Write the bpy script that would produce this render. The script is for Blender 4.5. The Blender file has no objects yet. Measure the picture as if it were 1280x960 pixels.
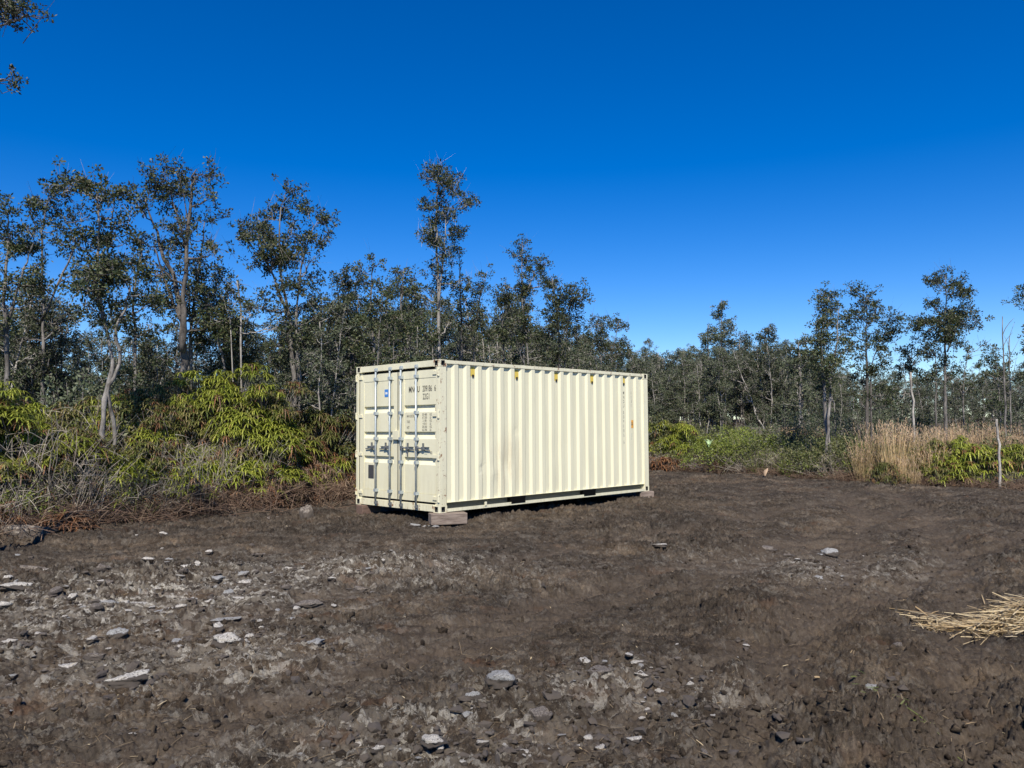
import bpy, bmesh, math, random
import numpy as np
from mathutils import Vector, Matrix

S = bpy.context.scene
C = S.collection

# ------------------------------------------------------------------ camera, world, sun, exposure
CAM_H, FPX, PIT, ROLL = 1.62, 999.0, 0.0527, -0.0065
cam_d = bpy.data.cameras.new('camera'); cam = bpy.data.objects.new('camera', cam_d); C.objects.link(cam)
cam_d.sensor_width = 36.0; cam_d.lens = FPX / 1280 * 36.0; cam_d.clip_start = 0.05; cam_d.clip_end = 6000
cam.matrix_world = Matrix.Translation((0, 0, CAM_H)) @ Matrix.Rotation(math.pi / 2 + PIT, 4, 'X') @ Matrix.Rotation(ROLL, 4, 'Z')
S.camera = cam

SUN_EL, SUN_AZ = math.radians(47), math.radians(-1)      # azimuth: a little left of straight behind the camera
sd = Vector((math.sin(SUN_AZ) * math.cos(SUN_EL), -math.cos(SUN_AZ) * math.cos(SUN_EL), math.sin(SUN_EL)))
sun_d = bpy.data.lights.new('sun', 'SUN'); sun_d.energy = 4.9; sun_d.angle = math.radians(0.53); sun_d.color = (1.0, 0.935, 0.83)
sun = bpy.data.objects.new('sun', sun_d); C.objects.link(sun); sun.rotation_euler = sd.to_track_quat('Z', 'Y').to_euler()

W = bpy.data.worlds.new('World'); S.world = W; W.use_nodes = True
wn, wl = W.node_tree.nodes, W.node_tree.links
bg = wn['Background']; bg.inputs['Strength'].default_value = 0.118
sky = wn.new('ShaderNodeTexSky'); sky.sky_type = 'NISHITA'; sky.sun_disc = False
sky.sun_elevation = SUN_EL; sky.sun_rotation = math.pi - SUN_AZ
sky.altitude = 400; sky.air_density = 0.85; sky.dust_density = 0.0; sky.ozone_density = 3.4
hs = wn.new('ShaderNodeHueSaturation'); hs.inputs['Saturation'].default_value = 1.44; hs.inputs['Hue'].default_value = 0.513
wl.new(sky.outputs['Color'], hs.inputs['Color']); wl.new(hs.outputs['Color'], bg.inputs['Color'])

S.view_settings.view_transform = 'Standard'; S.view_settings.look = 'None'
S.view_settings.exposure = 0.30; S.view_settings.gamma = 1.0
S.render.engine = 'CYCLES'
S.cycles.max_bounces = 5; S.cycles.diffuse_bounces = 3; S.cycles.transparent_max_bounces = 4; S.cycles.use_denoising = True
S.cycles.caustics_reflective = False; S.cycles.caustics_refractive = False

rng = np.random.default_rng(7)

# ------------------------------------------------------------------ ground positions
def ray(px, py):
    dx, dy = px - 640.0, py - 480.0
    c, s = math.cos(-ROLL), math.sin(-ROLL)
    dx, dy = c * dx - s * dy, s * dx + c * dy
    d = (dx / FPX, 1.0, -dy / FPX); cp, sp = math.cos(PIT), math.sin(PIT)
    return np.array([d[0], d[1] * cp - d[2] * sp, d[1] * sp + d[2] * cp])
def G(px, py, z=0.0):
    d = ray(px, py); t = (z - CAM_H) / d[2]; return d * t + np.array([0, 0, CAM_H])
def D(px, py, depth):
    d = ray(px, py); return d / d[1] * depth + np.array([0, 0, CAM_H])

# ------------------------------------------------------------------ noise
_P = np.random.default_rng(3).random((256, 256))
def vn(x, y):
    xi, yi = np.floor(x).astype(np.int64), np.floor(y).astype(np.int64)
    fx, fy = x - xi, y - yi
    fx = fx * fx * fx * (fx * (fx * 6 - 15) + 10); fy = fy * fy * fy * (fy * (fy * 6 - 15) + 10)
    a = _P[xi & 255, yi & 255]; b = _P[(xi + 1) & 255, yi & 255]; c = _P[xi & 255, (yi + 1) & 255]; d = _P[(xi + 1) & 255, (yi + 1) & 255]
    return (a + (b - a) * fx) * (1 - fy) + (c + (d - c) * fx) * fy - 0.5
def fbm(x, y, o=4, lac=2.03, g=0.5):
    s = 0; a = 1.0
    for k in range(o):
        s = s + a * vn(x * lac ** k + 17.3 * k, y * lac ** k + 9.1 * k); a *= g
    return s
def sstep(a, b, x):
    t = np.clip((x - a) / (b - a), 0, 1); return t * t * (3 - 2 * t)

# verge of the cleared ground, as distance from the camera against bearing
_v = [(-560, 720), (-300, 700), (-120, 684), (0, 674), (100, 658), (200, 649), (320, 641), (445, 626), (560, 611), (700, 598), (812, 587), (900, 590), (1000, 597), (1090, 605), (1200, 609), (1280, 611), (1450, 618), (1700, 628)]
_vp = [G(a, b) for a, b in _v]
V_TH = np.array([math.atan2(p[0], p[1]) for p in _vp]); V_R = np.array([math.hypot(p[0], p[1]) for p in _vp])
def rverge(th):
    return np.interp(th, V_TH, V_R, left=V_R[0], right=V_R[-1])
def hbase(x, y):
    x = np.asarray(x, float); y = np.asarray(y, float)
    r = np.hypot(x, y); th = np.arctan2(x, y); rv = rverge(th)
    h = 0.10 * fbm(x * 0.22 + 5, y * 0.22, 3)
    flat = np.exp(-(((x - 0.2) / 4.0) ** 2 + ((y - 15.8) / 4.0) ** 2))
    h = h * (1 - 0.9 * flat)
    left = sstep(0.25, -0.35, th)
    bank = sstep(-0.3, 1.6, r - rv) * (0.16 + 0.24 * left) + sstep(2, 9, r - rv) * 0.1
    bank = bank * sstep(0, 0.3, 1 + 0 * r)
    h = h + bank + 2.2 * sstep(55, 130, r) + 0.5 * sstep(60, 400, r) * fbm(x * 0.01, y * 0.01, 2)
    return h
def _path(pts):
    P = np.array([G(a, b_)[:2] for a, b_ in pts]); d = np.r_[0, np.cumsum(np.linalg.norm(np.diff(P, axis=0), axis=1))]
    t = np.linspace(0, d[-1], 26); return np.stack([np.interp(t, d, P[:, 0]), np.interp(t, d, P[:, 1])], -1)
PATHS = [_path([(1000, 1100), (1075, 900), (1105, 760), (1130, 680), (1120, 640), (1080, 615)]), _path([(-100, 960), (250, 830), (560, 740), (800, 690), (960, 655), (1080, 632)]), _path([(100, 1100), (520, 900), (800, 790), (1010, 720), (1120, 680), (1240, 655)])]
def pdist(x, y, k):
    P = PATHS[k]; best = np.full(np.shape(x), 1e9)
    for a, b_ in zip(P[:-1], P[1:]):
        v = b_ - a; L2 = v @ v; t = np.clip(((x - a[0]) * v[0] + (y - a[1]) * v[1]) / L2, 0, 1)
        best = np.minimum(best, np.hypot(x - a[0] - t * v[0], y - a[1] - t * v[1]))
    return best
def wheel(x, y):
    wob = .18 * fbm(x * .8, y * .8, 2); s_ = 0
    for k, hw in ((0, .55), (1, .9), (2, .85)):
        d = pdist(x, y, k) + wob; s_ = np.maximum(s_, np.exp(-((d - hw) / .22) ** 2)) if k else np.exp(-((d - hw) / .26) ** 2)
    return s_
def hdetail(x, y):
    r = np.hypot(x, y)
    # direction of the machine tracks: rising to the right across the frame
    u = x * 0.955 + y * 0.30; v = -x * 0.30 + y * 0.955
    wv = v + 0.35 * fbm(u * 0.25, v * 0.25 + 40, 2)
    tr = np.zeros_like(r)
    for c0, w in ((5.6, .28), (7.2, .3), (9.3, .3), (11.0, .32), (4.2, .25)):
        tr -= 0.028 * np.exp(-((wv - c0) / w) ** 2) * (0.6 + 0.8 * vn(u * 0.5 + c0, v * 0 + c0)) - 0.016 * np.exp(-((wv - c0 - 2 * w) / (w * .7)) ** 2)
    # second pair of tracks going away on the right
    k = x - 2.6 - 0.16 * y - 0.4 * fbm(y * 0.3, x * 0, 2)
    for c0 in (0.0, 1.9):
        tr -= 0.035 * np.exp(-((k - c0) / .3) ** 2) * sstep(3, 4, y)
    wh_ = wheel(x, y); tr = tr - .065 * wh_
    rough = 0.55 + 1.1 * sstep(-0.05, 0.35, fbm(x * 0.45 + 3, y * 0.45 + 8, 3)) + 1.5 * np.exp(-(((x - 2.1) / 1.1) ** 2 + ((y - 4.4) / 0.9) ** 2)) + 0.8 * np.exp(-(((x - 4.5) / 1.6) ** 2 + ((y - 6.8) / 1.0) ** 2))
    u2 = x * 0.90 + y * 0.43; v2 = -x * 0.43 + y * 0.90
    rid = np.abs(fbm(u * 0.35 + 11, v * 2.6, 3)) + np.abs(fbm(u2 * 0.5 + 31, v2 * 3.6, 3))
    tr = tr - 0.085 * rid + 0.03
    n1 = fbm(x * 1.6, y * 1.6, 3) * 0.055
    n2 = fbm(u * 4.0, v * 6.5 + 20, 3) * 0.036
    clod = np.abs(fbm(x * 11 + 50, y * 11, 3, 2.1, .55)); clod = (0.35 - clod) * 0.085
    n4 = fbm(x * 30, y * 38 + 7, 3, 2.0, .65) * 0.038
    rough = rough * (1 - .55 * wh_)
    return tr + n1 * rough + n2 * rough + clod * rough + n4 * (0.6 + 0.5 * rough)
def hz(x, y):
    return float(hbase(x, y))

# ------------------------------------------------------------------ materials
def nodes(name):
    m = bpy.data.materials.new(name); m.use_nodes = True
    nt = m.node_tree; b = nt.nodes['Principled BSDF']
    return m, nt, b
def N(nt, t, **kw):
    n = nt.nodes.new(t)
    for k, v in kw.items():
        if k.startswith('i_'): n.inputs[k[2:].replace('_', ' ')].default_value = v
        else: setattr(n, k, v)
    return n
def ramp(nt, src, stops, interp='LINEAR'):
    r = nt.nodes.new('ShaderNodeValToRGB'); e = r.color_ramp.elements; r.color_ramp.interpolation = interp
    while len(e) > 1: e.remove(e[-1])
    e[0].position = stops[0][0]; c = stops[0][1]; e[0].color = (*c, 1) if len(c) == 3 else c
    for p, c in stops[1:]:
        x = e.new(p); x.color = (*c, 1)
    nt.links.new(src, r.inputs['Fac']); return r.outputs['Color']
def mixc(nt, fac, a, b, mode='MIX'):
    m = nt.nodes.new('ShaderNodeMix'); m.data_type = 'RGBA'; m.blend_type = mode
    if hasattr(fac, 'is_output') or not isinstance(fac, (int, float)): nt.links.new(fac, m.inputs[0])
    else: m.inputs[0].default_value = fac
    for v, i in ((a, 6), (b, 7)):
        if isinstance(v, tuple): m.inputs[i].default_value = (*v, 1)
        else: nt.links.new(v, m.inputs[i])
    return m.outputs[2]
def noise(nt, scale, det=4, rough=.6, vec=None, dist=0):
    n = N(nt, 'ShaderNodeTexNoise'); n.inputs['Scale'].default_value = scale; n.inputs['Detail'].default_value = det
    n.inputs['Roughness'].default_value = rough; n.inputs['Distortion'].default_value = dist
    if vec is not None: nt.links.new(vec, n.inputs['Vector'])
    return n.outputs['Fac']
def objco(nt, scale=None):
    t = N(nt, 'ShaderNodeTexCoord'); o = t.outputs['Object']
    if scale:
        mp = N(nt, 'ShaderNodeMapping'); mp.inputs['Scale'].default_value = scale; nt.links.new(o, mp.inputs['Vector']); o = mp.outputs[0]
    return o
def bump(nt, b, h, strength, dist):
    n = N(nt, 'ShaderNodeBump'); n.inputs['Strength'].default_value = strength; n.inputs['Distance'].default_value = dist
    nt.links.new(h, n.inputs['Height']); nt.links.new(n.outputs[0], b.inputs['Normal'])

def mat_leaf(name, cols, rough=.5, trans=.2, spec=.4, obj_var=.25):
    m, nt, b = nodes(name)
    g = N(nt, 'ShaderNodeNewGeometry'); oi = N(nt, 'ShaderNodeObjectInfo')
    c = ramp(nt, g.outputs['Random Per Island'], [(i / (len(cols) - 1), k) for i, k in enumerate(cols)])
    h = N(nt, 'ShaderNodeHueSaturation'); nt.links.new(c, h.inputs['Color'])
    mr = N(nt, 'ShaderNodeMapRange'); mr.inputs['To Min'].default_value = 1 - obj_var; mr.inputs['To Max'].default_value = 1 + obj_var
    nt.links.new(oi.outputs['Random'], mr.inputs['Value']); nt.links.new(mr.outputs[0], h.inputs['Value'])
    nt.links.new(h.outputs[0], b.inputs['Base Color']); b.inputs['Roughness'].default_value = rough
    b.inputs['Specular IOR Level'].default_value = spec
    if trans:
        tr = N(nt, 'ShaderNodeBsdfTranslucent'); nt.links.new(h.outputs[0], tr.inputs['Color'])
        mx = N(nt, 'ShaderNodeMixShader'); mx.inputs[0].default_value = trans
        nt.links.new(b.outputs[0], mx.inputs[1]); nt.links.new(tr.outputs[0], mx.inputs[2])
        nt.links.new(mx.outputs[0], nt.nodes['Material Output'].inputs['Surface'])
    return m
def mat_bark(name, lo, hi, sc=9):
    m, nt, b = nodes(name)
    v = objco(nt, (1, 1, .35)); oi = N(nt, 'ShaderNodeObjectInfo')
    c = ramp(nt, noise(nt, sc, 5, .7, v), [(.35, lo), (.5, tuple((a + k) / 2 for a, k in zip(lo, hi))), (.62, hi)])
    h = N(nt, 'ShaderNodeHueSaturation'); nt.links.new(c, h.inputs['Color'])
    mr = N(nt, 'ShaderNodeMapRange'); mr.inputs['To Min'].default_value = .65; mr.inputs['To Max'].default_value = 1.15
    nt.links.new(oi.outputs['Random'], mr.inputs['Value']); nt.links.new(mr.outputs[0], h.inputs['Value'])
    nt.links.new(h.outputs[0], b.inputs['Base Color']); b.inputs['Roughness'].default_value = .9
    bump(nt, b, noise(nt, 40, 4, .7, v), .6, .02)
    return m
M = {}
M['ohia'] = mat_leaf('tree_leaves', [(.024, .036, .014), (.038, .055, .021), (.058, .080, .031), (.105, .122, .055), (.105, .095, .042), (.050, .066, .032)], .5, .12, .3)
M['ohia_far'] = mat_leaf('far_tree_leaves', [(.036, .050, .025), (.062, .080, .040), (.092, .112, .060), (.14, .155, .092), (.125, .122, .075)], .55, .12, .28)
M['bark'] = mat_bark('grey_bark', (.075, .065, .055), (.30, .275, .245))
M['bark_dark'] = mat_bark('dark_bark', (.035, .03, .027), (.17, .15, .13))
M['bark_pale'] = mat_bark('pale_bark', (.17, .15, .13), (.46, .425, .375))
M['twig'] = mat_bark('dry_twigs', (.10, .085, .075), (.30, .27, .24), 3)
M['fern'] = mat_leaf('fern_green', [(.15, .19, .025), (.26, .31, .04), (.37, .41, .06), (.48, .48, .09), (.18, .21, .035)], .45, .28, .35, .18)
M['fern_mid'] = mat_leaf('fern_olive', [(.07, .095, .022), (.13, .16, .035), (.21, .22, .055), (.29, .26, .09), (.26, .19, .10)], .5, .2, .35)
M['fern_dead'] = mat_leaf('dead_fern', [(.13, .060, .035), (.22, .10, .05), (.32, .16, .075), (.33, .21, .13), (.20, .13, .09)], .8, .12, .1)
M['shrub'] = mat_leaf('shrub_leaves', [(.05, .062, .024), (.088, .102, .036), (.14, .15, .058), (.21, .195, .09)], .5, .18, .35)
M['shrub_lime'] = mat_leaf('lime_shrub_leaves', [(.12, .16, .03), (.20, .25, .04), (.29, .33, .06), (.17, .20, .06)], .5, .22, .35)
M['straw'] = mat_leaf('tan_grass', [(.40, .29, .14), (.56, .42, .22), (.64, .50, .28), (.46, .31, .17), (.20, .20, .08)], .7, .25, .2)
M['plume'] = mat_leaf('grass_plumes', [(.58, .42, .26), (.68, .51, .33), (.60, .40, .26), (.70, .57, .39)], .8, .35, .1)
M['grass_green'] = mat_leaf('green_grass', [(.08, .12, .025), (.15, .19, .04), (.22, .24, .07), (.30, .27, .12)], .6, .25, .3)
M['grey_brush'] = mat_leaf('grey_dead_brush', [(.13, .108, .085), (.24, .205, .165), (.36, .32, .26), (.13, .09, .065)], .9, 0, .1)
M['litter'] = mat_leaf('ground_litter', [(.085, .05, .035), (.15, .10, .07), (.22, .16, .11), (.10, .06, .045)], .9, 0, .1)
M['fibre'] = mat_leaf('soil_fibres', [(.10, .07, .045), (.20, .14, .085), (.34, .26, .16), (.07, .05, .035)], .9, 0, .1)
M['hay'] = mat_leaf('cut_straw', [(.40, .28, .14), (.58, .44, .24), (.70, .58, .36), (.30, .21, .11)], .6, .2, .3)

# ---- soil
m, nt, b = nodes('soil'); M['soil'] = m
co = objco(nt)
big = noise(nt, .55, 5, .62, co, .4)
mid = noise(nt, 3.2, 6, .68, co, .6)
fine = noise(nt, 46, 9, .9, co, .6)
spk = noise(nt, 110, 3, .8, co)
c1 = ramp(nt, mid, [(.30, (.021, .0155, .011)), (.45, (.046, .035, .0255)), (.57, (.073, .057, .042)), (.72, (.130, .104, .077))])
mpr = N(nt, 'ShaderNodeMapping'); mpr.inputs['Rotation'].default_value = (0, 0, math.radians(-20)); mpr.inputs['Scale'].default_value = (.45, 2.4, 1); nt.links.new(co, mpr.inputs['Vector'])
bands = noise(nt, 1.1, 6, .68, mpr.outputs[0], .5)
c2 = ramp(nt, big, [(.36, (.62, .62, .64)), (.52, (1, 1, 1)), (.68, (1.3, 1.22, 1.1))])
c = mixc(nt, 1.0, c1, c2, 'MULTIPLY')
c = mixc(nt, .9, c, ramp(nt, bands, [(.34, (.48, .47, .46)), (.48, (.95, .95, .95)), (.60, (1.45, 1.42, 1.38))]), 'MULTIPLY')
c3 = ramp(nt, fine, [(.38, (.22, .21, .20)), (.45, (.75, .75, .75)), (.54, (1.15, 1.14, 1.12)), (.61, (2.2, 2.15, 2.0))])
c = mixc(nt, .95, c, c3, 'MULTIPLY')
at = N(nt, 'ShaderNodeAttribute', attribute_name='stony'); vg = N(nt, 'ShaderNodeAttribute', attribute_name='verge')
mm = N(nt, 'ShaderNodeMath', operation='MULTIPLY'); nt.links.new(at.outputs['Fac'], mm.inputs[0])
pt = ramp(nt, noise(nt, 7.5, 7, .72, co, .8), [(.46, (0, 0, 0)), (.51, (.6, .6, .6)), (.57, (1, 1, 1))])
nt.links.new(pt, mm.inputs[1])
c = mixc(nt, mm.outputs[0], c, (.20, .174, .138))
wh = N(nt, 'ShaderNodeMath', operation='MULTIPLY'); nt.links.new(at.outputs['Fac'], wh.inputs[0])
nt.links.new(ramp(nt, noise(nt, 5.5, 8, .78, co, 1.2), [(.54, (0, 0, 0)), (.562, (1, 1, 1))]), wh.inputs[1])
c = mixc(nt, wh.outputs[0], c, ramp(nt, noise(nt, 45, 6, .8, co), [(.35, (.20, .18, .15)), (.5, (.40, .37, .31)), (.65, (.56, .53, .46))]))
spd = ramp(nt, noise(nt, 60, 5, .8, co, .8), [(.30, (1, 1, 1)), (.38, (0, 0, 0))])
c = mixc(nt, spd, c, (.022, .018, .015))  # dark flecks: shade of small pits and crevices painted into the soil colour
sp2 = ramp(nt, spk, [(.62, (0, 0, 0)), (.69, (.85, .85, .85))])
c = mixc(nt, sp2, c, (.20, .165, .125))
red = ramp(nt, noise(nt, 1.3, 4, .6, objco(nt, (1, 2.2, 1))), [(.60, (0, 0, 0)), (.72, (.55, .55, .55))])
c = mixc(nt, red, c, (.13, .072, .042))
vc = ramp(nt, noise(nt, 6, 6, .75, co), [(.3, (.05, .032, .024)), (.5, (.10, .062, .045)), (.7, (.17, .12, .09))])
tkn = N(nt, 'ShaderNodeAttribute', attribute_name='track'); tm = N(nt, 'ShaderNodeMath', operation='MULTIPLY'); nt.links.new(tkn.outputs['Fac'], tm.inputs[0]); tm.inputs[1].default_value = .55
c = mixc(nt, tm.outputs[0], c, ramp(nt, noise(nt, 20, 6, .8, co), [(.35, (.062, .047, .034)), (.6, (.125, .097, .072))]))
c = mixc(nt, vg.outputs['Fac'], c, vc)
nt.links.new(c, b.inputs['Base Color']); b.inputs['Roughness'].default_value = .95; b.inputs['Specular IOR Level'].default_value = .15
ad = N(nt, 'ShaderNodeMath', operation='ADD'); nt.links.new(noise(nt, 38, 8, .8, co), ad.inputs[0]); nt.links.new(noise(nt, 130, 4, .8, co), ad.inputs[1])
bump(nt, b, ad.outputs[0], .8, .016)

# ---- rock
def mat_rock(name, lo, hi, dirt=.45):
    m, nt, b = nodes(name)
    co = objco(nt); oi = N(nt, 'ShaderNodeObjectInfo'); a = N(nt, 'ShaderNodeVectorMath', operation='ADD')
    nt.links.new(co, a.inputs[0]); nt.links.new(oi.outputs['Location'], a.inputs[1]); co = a.outputs[0]
    c = ramp(nt, noise(nt, 14, 7, .72, co, .5), [(.32, lo), (.5, tuple((x + y) / 2 for x, y in zip(lo, hi))), (.64, hi)])
    d = ramp(nt, noise(nt, 7, 6, .7, co), [(dirt, (1, 1, 1)), (dirt + .12, (0, 0, 0))])
    c = mixc(nt, d, c, (.10, .08, .065)); nt.links.new(c, b.inputs['Base Color']); b.inputs['Roughness'].default_value = .9
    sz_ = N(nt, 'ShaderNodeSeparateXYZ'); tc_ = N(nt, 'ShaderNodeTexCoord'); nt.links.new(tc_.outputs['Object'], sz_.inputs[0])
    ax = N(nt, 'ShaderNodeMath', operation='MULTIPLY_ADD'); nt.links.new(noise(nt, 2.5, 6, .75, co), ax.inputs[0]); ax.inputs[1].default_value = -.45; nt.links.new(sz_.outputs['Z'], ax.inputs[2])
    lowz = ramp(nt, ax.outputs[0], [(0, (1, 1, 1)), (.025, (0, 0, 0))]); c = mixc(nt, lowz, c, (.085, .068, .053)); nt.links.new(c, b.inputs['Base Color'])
    bump(nt, b, noise(nt, 30, 8, .8, co), .8, .02); return m
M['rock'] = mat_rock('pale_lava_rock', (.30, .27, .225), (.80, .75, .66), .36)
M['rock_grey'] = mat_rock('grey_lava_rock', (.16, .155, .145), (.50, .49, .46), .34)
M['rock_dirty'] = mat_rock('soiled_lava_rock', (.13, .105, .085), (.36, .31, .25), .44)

# ------------------------------------------------------------------ mesh helpers
class MB:
    def __init__(s): s.V = []; s.F = {}; s.n = 0
    def add(s, V, F, mi=0):
        V = np.asarray(V, float).reshape(-1, 3); F = np.asarray(F, np.int64)
        s.V.append(V); s.F.setdefault((F.shape[1], mi), []).append(F + s.n); s.n += len(V)
    def box(s, lo, hi, mi=0, R=None, o=None):
        x0, y0, z0 = lo; x1, y1, z1 = hi
        V = np.array([[x0, y0, z0], [x1, y0, z0], [x1, y1, z0], [x0, y1, z0], [x0, y0, z1], [x1, y0, z1], [x1, y1, z1], [x0, y1, z1]], float)
        if R is not None: V = (V - o) @ np.asarray(R).T + o
        s.add(V, [[0, 3, 2, 1], [4, 5, 6, 7], [0, 1, 5, 4], [1, 2, 6, 5], [2, 3, 7, 6], [3, 0, 4, 7]], mi)
    def tube(s, P, rad, k=6, mi=0, cap=True):
        P = np.asarray(P, float); n = len(P); rad = np.broadcast_to(np.asarray(rad, float), (n,))
        T = np.gradient(P, axis=0); T /= np.linalg.norm(T, axis=1)[:, None] + 1e-9
        ref = np.array([0, 0, 1.0]) if abs(T[0][2]) < .8 else np.array([1.0, 0, 0])
        A = np.cross(T, ref); A /= np.linalg.norm(A, axis=1)[:, None] + 1e-9; B = np.cross(T, A)
        a = np.arange(k) * 2 * np.pi / k
        V = P[:, None, :] + rad[:, None, None] * (np.cos(a)[None, :, None] * A[:, None, :] + np.sin(a)[None, :, None] * B[:, None, :])
        i = np.arange(n - 1)[:, None] * k; j = np.arange(k)[None, :]; j2 = (j + 1) % k
        F = np.stack([i + j, i + j2, i + k + j2, i + k + j], -1).reshape(-1, 4)
        base = s.n; s.add(V, F, mi)
        if cap:
            s.F.setdefault((k, mi), []).append(np.array([list(range(k))[::-1], [(n - 1) * k + q for q in range(k)]]) + base)
    def build(s, name, mats, parent=None, smooth=False, bevel=0, link=True):
        me = bpy.data.meshes.new(name)
        V = np.concatenate(s.V); me.vertices.add(len(V)); me.vertices.foreach_set('co', V.ravel())
        li = []; ls = []; mi = []; st = 0
        for (k, m_), fs in s.F.items():
            F = np.concatenate(fs); li.append(F.ravel()); ls.append(st + np.arange(len(F)) * k); mi.append(np.full(len(F), m_)); st += F.size
        me.loops.add(st); me.loops.foreach_set('vertex_index', np.concatenate(li).astype(np.int32))
        ls = np.concatenate(ls); me.polygons.add(len(ls)); me.polygons.foreach_set('loop_start', ls.astype(np.int32))
        me.polygons.foreach_set('material_index', np.concatenate(mi).astype(np.int32))
        me.polygons.foreach_set('use_smooth', np.full(len(ls), bool(smooth)))
        me.update(calc_edges=True); me.validate()
        for q in (mats if isinstance(mats, (list, tuple)) else [mats]): me.materials.append(q)
        o = bpy.data.objects.new(name, me)
        if link: C.objects.link(o)
        if parent: o.parent = parent
        if bevel:
            bv = o.modifiers.new('bevel', 'BEVEL'); bv.width = bevel; bv.segments = 2; bv.limit_method = 'ANGLE'; bv.angle_limit = math.radians(40)
        return o
def tag(o, label=None, cat=None, group=None, kind=None):
    if label: o['label'] = label
    if cat: o['category'] = cat
    if group: o['group'] = group
    if kind: o['kind'] = kind
    return o
def empty(name, loc, rz=0):
    o = bpy.data.objects.new(name, None); C.objects.link(o); o.location = loc; o.rotation_euler = (0, 0, rz); o.empty_display_size = .3; return o
def copy_tree(o, parent=None):
    c = o.copy(); C.objects.link(c); c.parent = parent
    for ch in list(o.children): copy_tree(ch, c)
    return c

# vectorised leaves -------------------------------------------------
def unit(v): return v / (np.linalg.norm(v, axis=-1, keepdims=True) + 1e-9)
def leaves(mb, P, Dr, L, Wd, r, mi=0):
    """diamond leaves at P pointing along Dr"""
    n = len(P); L = np.broadcast_to(L, (n,))[:, None]; Wd = np.broadcast_to(Wd, (n,))[:, None]
    Dr = unit(Dr); w = unit(np.cross(Dr, unit(r.normal(size=(n, 3))))) * Wd * .5
    mid = P + Dr * L * .5
    V = np.stack([P, mid + w, P + Dr * L, mid - w], 1)
    mb.add(V, np.arange(4 * n).reshape(n, 4), mi)
def clumps(mb, cen, rad, per, L, Wd, r, mi=0, up=.3):
    n = len(cen); c = np.repeat(cen, per, 0); R = np.repeat(np.broadcast_to(rad, (n,)), per)
    d = unit(r.normal(size=(n * per, 3)) + np.array([0, 0, up]))
    P = c + d * (R * r.uniform(.15, 1, n * per))[:, None] * np.array([1, 1, .8])
    leaves(mb, P, d + .5 * r.normal(size=d.shape), L * r.uniform(.6, 1.25, n * per), Wd * r.uniform(.7, 1.2, n * per), r, mi)
def strips(mb, P, Dr, L, Wd, droop, seg=3, taper=None, mi=0, wdir=None):
    """ribbons: start P, direction Dr, length L, drooping under gravity"""
    n = len(P); Dr = unit(Dr); L = np.broadcast_to(L, (n,)); Wd = np.broadcast_to(Wd, (n,)); droop = np.broadcast_to(droop, (n,))
    w = unit(np.cross(Dr, np.array([0, 0, 1.0])) + 1e-4) if wdir is None else wdir
    taper = taper or [.35] + [1] * (seg - 1) + [.12]
    rows = []
    for k in range(seg + 1):
        t = k / seg
        p = P + Dr * (L * t)[:, None]; p = p - np.array([0, 0, 1.0]) * (droop * L * t * t)[:, None]
        hw = w * (Wd * taper[k] * .5)[:, None]
        rows += [p - hw, p + hw]
    V = np.stack(rows, 1); m_ = 2 * (seg + 1)
    b0 = np.arange(n)[:, None] * m_
    F = np.concatenate([b0 + np.array([[2 * k, 2 * k + 1, 2 * k + 3, 2 * k + 2]]) for k in range(seg)], 0)
    mb.add(V, F, mi)

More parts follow.
